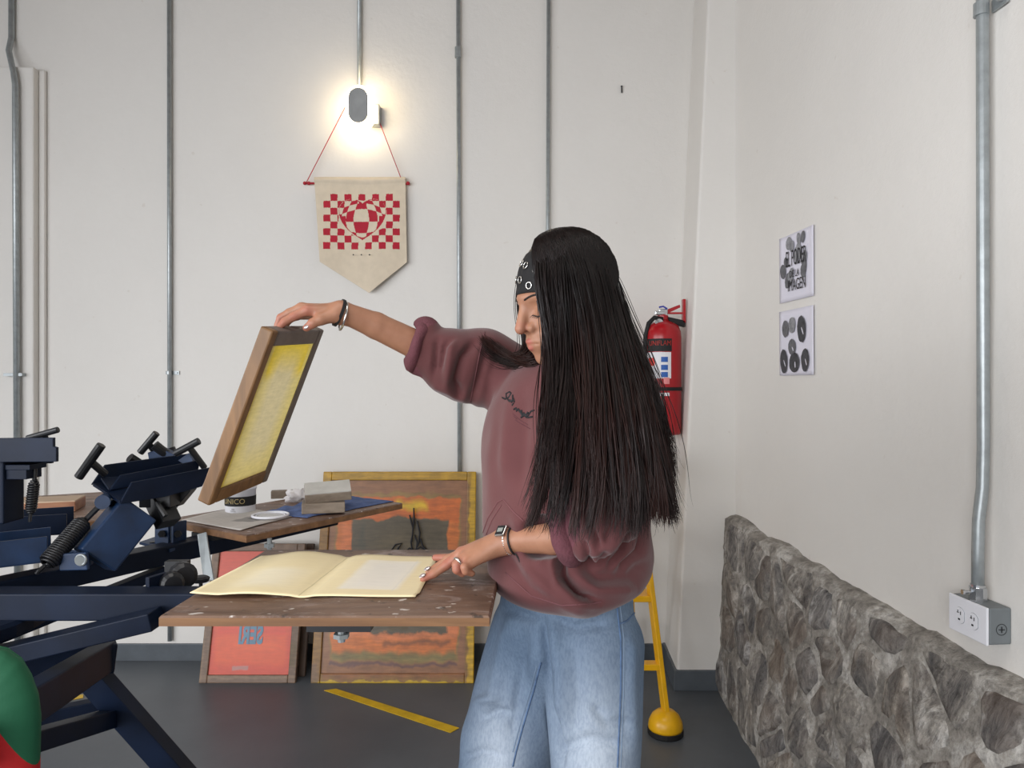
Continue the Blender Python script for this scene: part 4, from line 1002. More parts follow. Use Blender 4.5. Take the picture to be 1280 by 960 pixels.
# ---- head
yaw_, pit = R(64), R(17)
HF = np.array((-math.sin(yaw_)*math.cos(pit), -math.cos(yaw_)*math.cos(pit), -math.sin(pit)))
HL = np.array((math.cos(yaw_), -math.sin(yaw_), 0)); HU = np.array((-math.sin(yaw_)*math.sin(pit), -math.cos(yaw_)*math.sin(pit), math.cos(pit)))
HO = np.array((.103, 1.356, 1.528)); HB3 = [HL, HF, HU]
def hw(l, f, u): return HO+HL*l+HF*f+HU*u
def head_fn(pw):
    q = ((pw-HO.astype(np.float32))@np.array(HB3, np.float32).T); m = q.copy(); m[..., 0] = np.abs(m[..., 0])
    d = d_ell(q, (0,-.008,.028), (.073,.092,.086))
    d = smin(d, d_ell(q, (0,.030,-.032), (.060,.066,.083)), .03)
    d = smin(d, d_ell(q, (0,.046,-.075), (.042,.042,.036)), .02)
    d = smin(d, d_sph(q, (0,.082,-.098), .015), .018)
    d = smin(d, d_sph(m, (.043,.062,-.032), .020), .02)
    d = smin(d, d_cone(m, (.004,.090,.016), (.044,.074,.012), .010, .008), .012)
    d = smax(d, -d_sph(m, (.031,.101,-.012), .016), .012)
    d = smin(d, d_ell(m, (.031,.074,-.014), (.017,.014,.0125)), .003)
    d = smin(d, d_cone(m, (.020,.088,-.015), (.042,.079,-.018), .0022, .0022), .003)        # lid edge
    d = smin(d, d_cone(q, (0,.090,.008), (0,.113,-.036), .0075, .0105), .010)
    d = smin(d, d_sph(m, (.0125,.097,-.040), .0085), .006)
    d = smax(d, -d_sph(m, (.0065,.106,-.0475), .0042), .003)
    d = smin(d, d_ell(q, (0,.088,-.068), (.030,.016,.020)), .010)
    d = smin(d, d_cone(m, (.002,.1035,-.063), (.020,.092,-.067), .0048, .0026), .004)
    d = smin(d, d_cone(m, (0,.1020,-.0745), (.018,.092,-.071), .0058, .0028), .003)
    d = smax(d, -d_cone(m, (0,.112,-.0685), (.022,.096,-.0695), .0022, .0012), .0025)
    d = smin(d, d_ell(m, (.074,-.010,-.018), (.008,.020,.030)), .006)
    d = smin(d, d_cone(q, (0,-.022,-.06), (0,-.05,-.16), .050, .056), .03)
    return d
hv_, hf_ = surface_nets(head_fn, HO-np.array((.16,.16,.22)), HO+np.array((.16,.16,.16)), .0025)
hv_ = relax(hv_, hf_, 1, .4)
q = (hv_-HO)@np.array(HB3).T; m = q.copy(); m[:,0] = np.abs(m[:,0])
lipd = np.minimum(d_cone(m, (.002,.1035,-.063), (.020,.092,-.067), .005, .002), d_cone(m, (0,.1020,-.0745), (.018,.092,-.071), .006, .002))
ht = np.clip(1-lipd/.0022, 0, 1)*.75+np.clip(1-np.abs(d_sph(q, (0,.113,-.036), .012))/.006, 0, 1)*.22+np.clip(1-np.abs(d_sph(m, (.043,.062,-.032), .020))/.01, 0, 1)*.15
head_bvh = bvh_of(hv_, hf_)

# ---- arms with hands
dR = -.03
def PR(px, py, Y): return P(px, py, Y+dR)
def right_arm(p):
    d = chain(p, [P(575,452,1.49), P(522,432,1.465), P(470,407,1.435), PR(428,390,1.435)], [.030,.030,.0265,.0205], .005)
    W = PR(424,391.5,1.435); K = [PR(384,388,1.415), PR(377,385,1.44), PR(376,388,1.465), PR(381,393,1.488)]
    palm = None
    for i, kk in enumerate(K):
        e = d_cone(p, W, kk, .0165, .0105); palm = e if palm is None else smin(palm, e, .010)
    d = smin(d, palm, .014)
    fing = [([K[0], PR(368,395,1.41), PR(356,402,1.405), PR(349,409,1.40)], [.0100,.0086,.0078,.0062]),
            ([K[1], PR(362,391,1.44), PR(351,397,1.44), PR(346,408,1.44)], [.0102,.0088,.0078,.0062]),
            ([K[2], PR(364,391,1.467), PR(353,396,1.467), PR(348,406,1.467)], [.0096,.0084,.0074,.006]),
            ([K[3], PR(371,396,1.49), PR(362,400,1.49), PR(357,408,1.49)], [.0085,.0074,.0064,.0054])]
    for ps, rs in fing: d = smin(d, chain(p, ps, rs, .003), .005)
    th = smin(d_cone(p, PR(418,394,1.42), PR(401,399,1.41), .0145, .0112), chain(p, [PR(401,399,1.41), PR(391,404,1.405), PR(383,410,1.405)], [.0112,.0094,.0072], .003), .005)
    return smin(d, th, .008)
def bounds(pts, m_): a = np.array([tuple(q) for q in pts]); return a.min(0)-m_, a.max(0)+m_
lo, hi = bounds([P(580,455,1.46), P(520,431,1.47), PR(345,420,1.40), PR(345,380,1.50)], .05)
rv, rf = surface_nets(right_arm, lo, hi, .0021); rv = relax(rv, rf, 2, .4)
def left_arm(p):
    d = chain(p, [P(760,655,1.215), P(735,666,1.205), P(692,673,1.25), P(634,676,1.30)], [.038,.033,.0275,.0205], .005)
    W = P(630,677,1.30); K = [P(580,690,1.335), P(577,691,1.315), P(581,697,1.295), P(589,703,1.28)]
    palm = None
    for kk in K:
        e = d_cone(p, W, kk, .0175, .0105); palm = e if palm is None else smin(palm, e, .013)
    d = smin(d, palm, .013)
    for ps, rs in (([K[0], P(561,699,1.340), P(546,709,1.340), P(535,715,1.336)], [.0100,.0086,.0074,.0056]),
                   ([K[1], P(558,706,1.312), P(542,717,1.308), P(529,724,1.302)], [.0105,.009,.008,.006]),
                   ([K[2], P(571,706,1.285), P(571,712,1.283), P(578,717,1.29)], [.0098,.0088,.0078,.0066]),
                   ([K[3], P(581,709,1.268), P(582,714,1.268), P(590,717,1.275)], [.0088,.0077,.0068,.0056])): d = smin(d, chain(p, ps, rs, .003), .005)
    th = smin(d_cone(p, P(618,682,1.33), P(587,694,1.353), .0145, .0112), chain(p, [P(587,694,1.353), P(566,698,1.362), P(544,697,1.368)], [.0112,.0094,.0066], .003), .005)
    return smin(d, th, .008)
lo, hi = bounds([P(770,655,1.21), P(525,727,1.27), P(525,690,1.38), P(630,660,1.30)], .045)
lv_, lf = surface_nets(left_arm, lo, hi, .0021); lv_ = relax(lv_, lf, 2, .4)
def tint_pts(v, pts, r_, a): 
    o_ = np.zeros(len(v))
    for p in pts: o_ = np.maximum(o_, a*np.exp(-(np.linalg.norm(v-np.array(tuple(p)), axis=1)/r_)**2))
    return o_
rt = tint_pts(rv, [PR(384,388,1.41), PR(368,396,1.40), PR(351,406,1.40), PR(350,400,1.44), PR(383,410,1.40)], .016, .45)
lt = tint_pts(lv_, [P(580,690,1.32), P(560,703,1.31), P(530,722,1.30), P(575,710,1.28), P(545,697,1.36), P(570,697,1.36)], .018, .5)
# ---- torso and legs under the clothes join the arms and the head into one figure
def torso(p):
    d = d_ell(p, (.10,1.40,1.20), (.135,.09,.17), B3); d = smin(d, d_cone(p, RS, LSh, .045, .045), .03)
    d = smin(d, d_ell(p, (.105,1.385,.98), (.115,.09,.14), B3), .06)
    d = smin(d, d_cone(p, hw(0,-.03,-.09), (.108,1.405,1.33), .05, .055), .03)
    d = smin(d, chain(p, [RS, P(575,453,1.492), P(540,441,1.475)], [.042,.033,.028], .005), .02)
    d = smin(d, chain(p, [LSh, P(763,628,1.222), P(735,664,1.212)], [.044,.036,.03], .005), .02)
    for a, b, c in (((.062,1.44,.86), (-.025,1.45,.46), (-.075,1.48,.07)), ((.148,1.322,.86), (.148,1.285,.46), (.15,1.30,.07))): d = smin(d, chain(p, [a,b,c], [.066,.048,.034], .005), .02)
    return d
tv, tf = surface_nets(torso, (-.26,1.05,.02), (.38,1.70,1.50), .009); tv = relax(tv, tf, 2, .5)
vs_, fs_, ts_ = [], [], []; n0 = 0
for v, f, tn in ((hv_,hf_,ht),(rv,rf,rt),(lv_,lf,lt),(tv,tf,np.zeros(len(tv)))):
    vs_.append(v); fs_.append(f+n0); ts_.append(tn); n0 += len(v)
body = npobj('body', np.concatenate(vs_), np.concatenate(fs_), M['skin'], person, np.concatenate(ts_))

# ---- hoodie
def hoodie(p):
    d = d_ell(p, (.100,1.40,1.22), (.195,.140,.205), B3)
    d = smin(d, d_ell(p, (.100,1.392,1.055), (.178,.145,.150), B3), .07)
    d = smin(d, d_cone(p, (.02,1.53,1.350), (.175,1.29,1.335), .060, .064), .05)
    d = smin(d, d_ell(p, (.098,1.355,.995), (.150,.135,.060), B3), .03)
    d = smin(d, d_ell(p, (.160,1.335,1.03), (.085,.105,.07), B3), .03)
    d = smin(d, d_ell(p, (.165,1.46,1.40), (.11,.09,.07), B3), .04)                       # hood lying on the back
    d = smin(d, d_ell(p, (.115,1.42,1.385), (.075,.075,.03), B3), .03)
    # right sleeve
    d = smin(d, chain(p, [(.03,1.52,1.35), P(600,458,1.50), P(566,452,1.475), P(536,441,1.47)], [.074,.076,.064,.050], .012), .03)
    d = smin(d, d_cone(p, P(575,480,1.48), P(552,468,1.475), .030, .022), .03)
    d = smin(d, d_cone(p, P(531,415,1.47), P(521,452,1.465), .030, .026), .014)
    # left sleeve
    d = smin(d, chain(p, [(.180,1.285,1.325), P(770,545,1.225), P(765,628,1.215)], [.082,.074,.068], .01), .025)
    d = smin(d, chain(p, [P(765,630,1.215), P(742,650,1.205), P(722,661,1.21)], [.068,.054,.042], .01), .02)
    d = smin(d, d_cone(p, P(752,676,1.175), P(738,690,1.175), .036, .026), .02)
    # open cuffs
    d = smax(d, -d_cone(p, P(528,433,1.468), P(488,417,1.475), .034, .036), .008)
    d = smax(d, -d_cone(p, P(708,667,1.215), P(672,673,1.265), .034, .034), .008)
    x, y, z = p[...,0], p[...,1], p[...,2]
    hem = (.948+.32*np.clip(x-.13, 0, 1)+.04*np.clip(y-1.36, 0, 1)+.03*np.clip(.05-x, 0, 1)*3)
    return smax(d, hem-z, .022)
ov, of = surface_nets(hoodie, (-.27,1.02,.90), (.37,1.68,1.50), .0042); ov = relax(ov, of, 1, .4)
nn = normals(ov, of)
cr = np.array([noise.noise(Vector((a[0]*9, a[1]*9, a[2]*4))) for a in ov]); ov = ov+nn*(cr*.006)[:, None]
for pl, w_, a_, s_ in (
    ([(598,418),(578,445),(568,478),(575,500)], 6, -.012, .5), ([(580,410),(556,432),(548,468)], 5, -.011, -.5), ([(556,405),(545,430),(541,470)], 4, -.009, .4),
    ([(612,425),(600,470),(588,505)], 6, -.010, 0), ([(570,412),(563,440),(558,485)], 5, .006, 0), ([(540,480),(560,488),(584,500)], 5, .006, 0),
    ([(625,440),(612,470),(606,510),(604,560)], 7, -.007, 0), ([(640,460),(634,520),(632,600)], 8, .006, 0), ([(652,470),(655,540),(650,610)], 8, -.005, 0), ([(618,520),(612,580),(612,640)], 8, .004, 0), ([(668,560),(672,610),(676,650)], 7, -.006, 0),
    ([(640,640),(672,690),(700,735)], 9, .007, 0), ([(652,700),(690,745),(740,765)], 10, .010, 0), ([(630,690),(660,735),(700,757)], 6, -.006, 0),
    ([(701,672),(700,700),(703,722),(722,742),(748,752)], 5.5, -.022, .7), ([(695,672),(692,705),(698,732),(722,752),(750,757)], 6, .009, 0),
    ([(724,700),(745,722),(790,722),(815,700)], 8, -.010, 0), ([(715,715),(745,738),(795,735)], 9, .009, 0),
    ([(812,640),(800,690),(772,715)], 6, -.012, .5), ([(790,660),(778,690),(760,712)], 5, -.010, -.5), ([(822,600),(818,650),(816,690)], 6, .006, 0),
    ([(735,610),(730,640),(742,668),(748,690)], 5, -.013, .5), ([(752,596),(752,630),(762,665)], 6, .009, 0), ([(770,610),(766,650),(756,684)], 5, -.010, 0),
    ([(728,690),(738,703),(752,704),(760,690)], 5, -.008, 0), ([(728,676),(735,694)], 4, -.008, 0), ([(790,610),(786,650),(776,690)], 6, .006, 0), ([(720,640),(722,660),(716,680)], 4, -.006, 0)):
    ov = fold(ov, nn, pl, w_, a_*1.35, s_)
ov = relax(ov, of, 1, .35)
pcuff = (np.minimum(d_cone(ov, P(529,412,1.47), P(519,456,1.465), .03, .03), d_cone(ov, P(711,646,1.19), P(704,680,1.20), .030, .03)) < .004)
mi = pcuff[of].all(1).astype(int)
hood = npobj('hoodie', ov, of, [M['hood'], M['cuff']], person, mi=mi)
def cuffroll(a, b, c, R_, r_, seed):
    c = Vector(c); ax_ = (Vector(b)-Vector(a)).normalized(); m_ = MB().torus(c, ax_, R_, r_, 48, 12)
    m_.v = [v+(v-c).normalized()*(.009*noise.noise((v-c)*26+Vector((seed,0,0))))+ax_*(.008*noise.noise((v-c)*18+Vector((0,seed,0)))) for v in m_.v]
    obj('cuff', m_, M['cuff'], hood, smooth=True, label='rolled fleece cuff')
cuffroll(P(575,450,1.46), P(515,430,1.46), P(524,434,1.465), .040, .0145, 1); cuffroll(P(760,655,1.215), P(700,672,1.245), P(708,667,1.222), .0385, .0175, 5)
hb = bvh_of(ov, of)
sm = simple('mauve stitching', lin(112,70,73), .9)
m_ = MB()
for pl in ([(603,668),(610,648),(622,628),(629,624)], [(629,624),(642,640),(655,652)], [(608,668),(615,650),(627,631)]): drape(hb, pl, .0013, 8, .2, 5, m_)
objs('pocket_seam', m_, sm, hood, smooth=True)
m_ = MB()
for pl in ([(606,415),(600,440),(594,470),(588,503)], [(632,716),(664,745),(702,757),(738,755),(752,752)]): drape(hb, pl, .0012, 8, .1, 5, m_)
objs('seam', m_, simple('mauve seam', lin(112,70,74), .9), hood, smooth=True)
m_ = MB()
for pl in ([(628,497),(632,499),(636,497),(639,492),(637,490),(633,492),(633,497),(637,502),(641,500),(641,494)], [(637,500),(640,503),(642,498),(643,503)], [(640,507),(642,504)],
           [(642,512),(645,510),(646,514),(648,511),(650,515),(652,513),(653,518)], [(650,514),(653,520),(655,516),(657,521),(660,515)], [(651,522),(656,519),(661,516)], [(658,522),(661,519),(664,514),(668,513)], [(655,518),(660,522),(666,521)]):
    drape(hb, pl, .0016, 4, .3, 5, m_)
obj('chest_print', m_, M['ink'], hood)
m_ = MB()
for pl in ([(641,517),(650,525),(660,531)], [(644,525),(652,530),(663,536)], [(642,520),(646,524)]): drape(hb, pl, .0006, 5, .2, 4, m_)
obj('chest_print', m_, simple('faded print', lin(90,50,56), .9), hood)

# ---- jeans
def jeans(p):
    d = d_ell(p, (.105,1.378,.93), (.140,.120,.17), B3)
    d = smin(d, chain(p, [(.062,1.44,.86), (-.005,1.45,.64), (-.030,1.45,.44), (-.075,1.48,.03)], [.105,.096,.090,.105], .01), .025)
    d2 = chain(p, [(.148,1.322,.88), (.148,1.285,.64), (.148,1.275,.44), (.15,1.30,.03)], [.097,.078,.075,.098], .01)
    d = smin(d, d2, .005)
    return smax(smax(d, .022-p[...,2], .006), p[...,2]-1.03, .01)
jv, jf = surface_nets(jeans, (-.24,1.10,.0), (.36,1.66,1.06), .0052); jv = relax(jv, jf, 1, .4); nn = normals(jv, jf)
cr = np.array([noise.noise(Vector((a[0]*10, a[1]*10, a[2]*5))) for a in jv]); jv = jv+nn*(cr*.006)[:, None]
for pl, w_, a_ in (([(678,775),(682,820),(687,870),(694,915),(702,958)], 5, -.013), ([(690,780),(700,840),(700,900)], 8, .006), ([(640,770),(625,830),(612,890)], 9, .006), ([(655,790),(650,850),(640,920)], 7, -.006),
                   ([(600,900),(620,890),(640,893)], 6, -.007), ([(585,885),(600,875),(625,872)], 5, .006), ([(700,940),(735,925),(780,930)], 8, -.006), ([(620,760),(640,765),(672,775)], 5, -.006), ([(690,775),(720,785),(760,778)], 6, -.006),
                   ([(790,790),(788,860),(792,940)], 8, .005), ([(716,800),(722,870),(716,930)], 9, -.005), ([(740,880),(760,905),(795,905)], 7, -.005), ([(578,950),(600,940),(625,945)], 6, -.006)): jv = fold(jv, nn, pl, w_, a_*1.7)
jv = relax(jv, jf, 1, .3)
jn = npobj('jeans', jv, jf, M['denim'], person)
jb = bvh_of(jv, jf)
m_ = MB()
for pl in ([(771,757),(776,800),(776,860),(774,910),(772,959)], [(676,828),(668,860),(656,900),(645,940),(641,958)], [(774,780),(784,776),(795,764)]): drape(jb, pl, .0017, 10, .1, 6, m_)
objs('seam', m_, M['seam'], jn, smooth=True)
m_ = MB()
for pl in ([(775,757),(780,800),(780,860),(778,910),(776,959)], [(671,832),(664,860),(652,900),(641,940)], [(800,750),(803,775),(806,800)]): drape(jb, pl, .0011, 10, .1, 5, m_)
objs('stitching', m_, simple('light stitching', lin(120,138,160), .9), jn)
# shoes below the picture's edge
for a, y0 in ((-.085,1.48), (.145,1.30)):
    m_ = MB(); m_.ell(Vector((a-.035,y0-.03,.045)), (.115,.045,.045), Matrix.Rotation(R(32),3,'Z'), 20, 12)
    m_.v = [Vector((v.x,v.y,max(v.z,.012))) for v in m_.v]
    sh = obj('shoe', m_, M['rubber'], person, smooth=True)
    m_ = MB(); m_.ell(Vector((a-.035,y0-.03,.007)), (.118,.048,.007), Matrix.Rotation(R(32),3,'Z'), 20, 6); obj('sole', m_, M['plastic'], sh, smooth=True)

# ---- headband with eyelets
def head_ray(a, u):
    o_ = Vector(hw(0,-.005,u)); d = Vector(HL*math.sin(a)+HF*math.cos(a)); h = head_bvh.ray_cast(o_+d*.25, -d)
    return (h[0], h[1]) if h[0] is not None else (o_+d*.09, d)
m_ = MB(); NA = 72
def bandfn(u, v):
    a = 2*math.pi*u; uu = .026+.068*v - .10*(1-math.cos(a))*.5; h, n_ = head_ray(a, uu); d = Vector(HL*math.sin(a)+HF*math.cos(a)); return h+d*(.0035+.002*math.sin(v*math.pi))
m_.grid(bandfn, NA, 8); bd = obj('headband', m_, M['band'], person, smooth=True, recalc=False)
md = bd.modifiers.new('s','SOLIDIFY'); md.thickness = .002; md.offset = -1
bb = BVHTree.FromPolygons([tuple(v) for v in m_.v], m_.f)
for px, py in ((657.5,332),(670,338),(650.5,350),(661.5,357),(652.5,329.5),(645.8,350)):
    h, n_ = cast(bb, px, py)
    if h is not None:
        if n_.dot(h-Vector((0,0,CH))) > 0: n_ = -n_
        obj('eyelet', MB().torus(h+n_*.0012, n_, .0060, .0014, 20, 6), M['silver'], bd, smooth=True)
# brow, lashes
hm = simple('brow hair', lin(34,26,24), .7)
m_ = MB()
for s in (1, -1):
    for k in range(9):
        l0 = .014+.0042*k; f0 = .1
        o_ = Vector(hw(s*l0, .16, .0125+.004*math.sin(k/8*2.6))); e_ = Vector(hw(s*(l0+.008), .16, .0135+.004*math.sin((k+1.4)/8*2.6))); pts = []
        for q in (o_, o_.lerp(e_, .5), e_):
            h = head_bvh.ray_cast(q, -Vector(HF))
            if h[0] is not None: pts.append(h[0]+h[1]*.0006)
        if len(pts) == 3: m_.tube(pts, [.0016,.0019,.0008], 5)
obj('eyebrow', m_, hm, person, smooth=True)
m_ = MB()
for s in (1, -1):
    pts = []
    for k in range(9):
        h = head_bvh.ray_cast(Vector(hw(s*(.017+.0034*k), .16, -.0175-.0045*math.sin(k/8*math.pi))), -Vector(HF))
        if h[0] is not None: pts.append(h[0]+h[1]*.0005)
    if len(pts) > 3:
        m_.tube(pts, .0011, 5)
        for k, p in enumerate(pts): m_.tube([p, p+Vector(HF)*.006+Vector(HU)*-.003+Vector(HL)*s*.002*(k-3)/3], [.0006,.0002], 4)
obj('eyelash', m_, hm, person, smooth=True)

# ---- watch, bracelets, ring, nails
def ring_about(c, axis, rx_, rz_, wdt, th, up=(0,0,1), n=36):
    c = Vector(c); ax_ = Vector(axis).normalized(); u = (Vector(up)-ax_*ax_.dot(Vector(up))).normalized(); s = ax_.cross(u); m_ = MB(); v = []
    for k in range(n):
        t_ = 2*math.pi*k/n; d = s*math.cos(t_)*rx_+u*math.sin(t_)*rz_; e = d.normalized()
        v += [c+d+ax_*wdt/2, c+d+e*th+ax_*wdt/2, c+d+e*th-ax_*wdt/2, c+d-ax_*wdt/2]
    return m_.add(v, [(4*k+j, 4*((k+1)%n)+j, 4*((k+1)%n)+(j+1)%4, 4*k+(j+1)%4) for k in range(n) for j in range(4)])
wc = P(635,676,1.299); wa = (P(690,673,1.25)-P(632,676,1.30)).normalized()
wt = obj('wristwatch', MB(), M['silver'], person)
m_ = MB(); u_ = (Vector((0,0,1))-wa*wa.z).normalized(); s_ = wa.cross(u_)
for k in range(34):
    t_ = 2*math.pi*k/34; d = s_*math.cos(t_)*.0248+u_*math.sin(t_)*.0242; tan = (-s_*math.sin(t_)+u_*math.cos(t_))
    m_.box(wc+d, (.0032,.013,.0022), Matrix((tan, wa, d.normalized())).transposed())
obj('watch_band', m_, M['silver'], wt, bevel=.0004)
fd_ = (u_*.72-Vector((0,1,0))*.69).normalized(); fd_ = (fd_-wa*fd_.dot(wa)).normalized(); tn = wa.cross(fd_); Rw = Matrix((tn, wa, fd_)).transposed()
obj('watch_case', MB().box(wc+fd_*.0275, (.024,.020,.006), Rw), M['silver'], wt, bevel=.0025)
obj('watch_face', MB().box(wc+fd_*.0308, (.0195,.0165,.0012), Rw), M['rubber'], wt, bevel=.002)
obj('watch_display', MB().box(wc+fd_*.0315, (.0085,.011,.0006), Rw), simple('lcd', lin(140,146,140), .3), wt)
m_ = ring_about(P(644,676,1.29), wa+Vector((.05,.0,.12)), .0235, .0245, .003, .002); br = obj('bracelet', m_, M['rubber'], person)
obj('bracelet', MB().tube([P(644,692,1.272), P(647,697,1.268), P(650,703,1.266)], .0012, 5), M['rubber'], person)
ra = (P(470,407,1.435)-PR(428,390,1.435)).normalized()
obj('bracelet', ring_about(PR(424,391,1.436), ra, .0255, .0250, .006, .003), M['rubber'], person, label='black wrist band')
obj('bracelet', MB().torus(PR(429,392,1.437)-Vector((0,0,.005)), ra+Vector((.1,0,.12)), .0275, .0022, 36, 8), M['silver'], person, smooth=True, label='silver bangle')
obj('finger_ring', MB().torus(P(573,703.5,1.287), P(571,706,1.285)-P(581,697,1.295), .0096, .0026, 24, 8), M['silver'], person, smooth=True)
def nail(p, nrm, d, mat, s=1.):
    d = Vector(d).normalized(); nrm = Vector(nrm); nrm = (nrm-d*nrm.dot(d)).normalized(); x = d.cross(nrm)
    obj('nail', MB().ell(Vector(p), (.0040*s,.0066*s,.0013), Matrix((x,d,nrm)).transposed(), 12, 6), mat, person, smooth=True)
dn = P(529,724,1.302)-P(542,717,1.308)
nail(P(528,722.5,1.300)+Vector((0,-.002,.005)), (0,-.55,.8), dn, M['nailvarnish']); nail(P(534,713,1.334)+Vector((0,-.002,.004)), (0,-.5,.8), dn, M['nailvarnish'])
nail(P(543.5,695.5,1.366), (0,-.4,.9), (-1,0,0), M['darkvarnish'], .8); nail(PR(383,408.5,1.398), (.2,-.9,.35), PR(383,410,1.405)-PR(391,404,1.405), M['nailvarnish'], .9)
# ---- hair: solid cap and sheets under combed strands
G = [  # guides of the near side: (px, py, depth) from parting to ends
 [(681,305,1.345),(671,322,1.292),(670,345,1.272),(675,380,1.262),(684,415,1.256),(686,455,1.240),(681,500,1.205),(678,550,1.185),(669,600,1.165),(657,640,1.155)],
 [(688,301,1.345),(690,322,1.275),(693,350,1.256),(698,390,1.245),(702,430,1.235),(702,475,1.205),(698,525,1.165),(695,575,1.14),(690,625,1.12),(680,668,1.11)],
 [(697,298,1.35),(712,320,1.272),(718,350,1.250),(724,395,1.238),(728,440,1.222),(730,490,1.18),(731,540,1.14),(730,590,1.105),(727,630,1.09),(720,668,1.085)],
 [(706,296,1.355),(732,318,1.288),(740,350,1.262),(747,395,1.246),(754,445,1.215),(760,495,1.165),(764,545,1.125),(766,595,1.10),(768,640,1.09),(764,680,1.085)],
 [(714,296,1.365),(748,320,1.318),(759,352,1.300),(768,400,1.275),(778,450,1.225),(788,500,1.165),(796,550,1.125),(802,595,1.105),(806,635,1.10),(808,668,1.10)],
 [(721,297,1.375),(756,325,1.360),(769,360,1.350),(782,410,1.330),(797,460,1.285),(812,510,1.220),(825,560,1.175),(834,600,1.155),(840,630,1.15),(845,655,1.15)],
 [(722,299,1.39),(757,330,1.410),(771,365,1.420),(785,410,1.420),(800,460,1.40),(814,510,1.375),(824,560,1.36),(830,600,1.35),(834,630,1.35),(838,655,1.35)],
 [(716,302,1.40),(745,335,1.445),(756,370,1.475),(768,410,1.50),(780,460,1.545),(790,510,1.565),(797,560,1.57),(800,600,1.57),(802,630,1.57),(803,650,1.57)]]
GF = [ # far side and the lock thrown over the right shoulder
 [(681,305,1.35),(664,316,1.385),(651,338,1.405),(647,368,1.42),(650,395,1.425),(658,420,1.43),(656,440,1.425),(640,450,1.42),(618,441,1.42),(602,420,1.42)],
 [(690,302,1.365),(672,318,1.415),(660,345,1.44),(656,375,1.45),(662,400,1.45),(672,425,1.44),(668,447,1.425),(645,456,1.415),(622,447,1.41),(606,428,1.41)],
 [(700,300,1.38),(690,325,1.445),(680,355,1.47),(680,390,1.475),(684,415,1.465),(688,440,1.44),(676,456,1.42),(652,450,1.41),(632,430,1.42),(612,417,1.43)]]
def sam(GG, u, t_):
    A = np.array([[tuple(P(*q)) for q in g] for g in GG]); ng, nt = A.shape[:2]
    def cm(k, n): 
        i = int(min(max(math.floor(k), 0), n-2)); return i, k-i
    return A, ng, nt
AG, AF = (np.array([[tuple(P(*q)) for q in g] for g in GG]) for GG in (G, GF))
def catmull(A, x):               # A: (n, ...) sampled at array x in [0, n-1]
    n = len(A); i = np.clip(np.floor(x).astype(int), 0, n-2); f = (x-i).reshape(-1, *([1]*(A.ndim-1)))
    p0, p1, p2, p3 = A[np.clip(i-1,0,n-1)], A[i], A[i+1], A[np.clip(i+2,0,n-1)]
    return .5*(2*p1+(p2-p0)*f+(2*p0-5*p1+4*p2-p3)*f*f+(3*p1-p0-3*p2+p3)*f**3)
HC0, HR0 = np.array((0,-.010,.029)), np.array((.0795,.097,.092))
def off_head(p, k=1.0):
    q = (p-HO)@np.array(HB3).T-HC0; m = np.linalg.norm(q/HR0, axis=-1); sc = np.where(m < k, k/np.maximum(m, .05), 1.)
    q = q*sc[..., None]+HC0; return HO+q@np.array(HB3)
def dense(A, nu, nt, gap):
    x = np.linspace(0, A.shape[1]-1, nt); gl = catmull(A.transpose(1,0,2), x); u = np.linspace(0, A.shape[0]-1, nu)
    D = np.stack([catmull(g, u) for g in gl]).transpose(1,0,2)          # nu, nt, 3
    for i in range(nu):
        for j in range(nt):
            if j > nt*.3:
                p = D[i, j]; d = Vector(p)-Vector((0,0,CH)); L = d.length; h = hb.ray_cast(Vector((0,0,CH)), d.normalized())
                if h[0] is not None and h[3] < L+gap: D[i, j] = np.array((0,0,CH))+np.array(d.normalized())*max(h[3]-gap, .9)
    for _ in range(3): D[:, 1:-1] = D[:, 1:-1]*.5+(D[:, :-2]+D[:, 2:])*.25
    for _ in range(2): D[1:-1] = D[1:-1]*.5+(D[:-2]+D[2:])*.25
    return D
AG = dense(AG, 22, 24, .034); AF = dense(AF, 9, 20, .016)
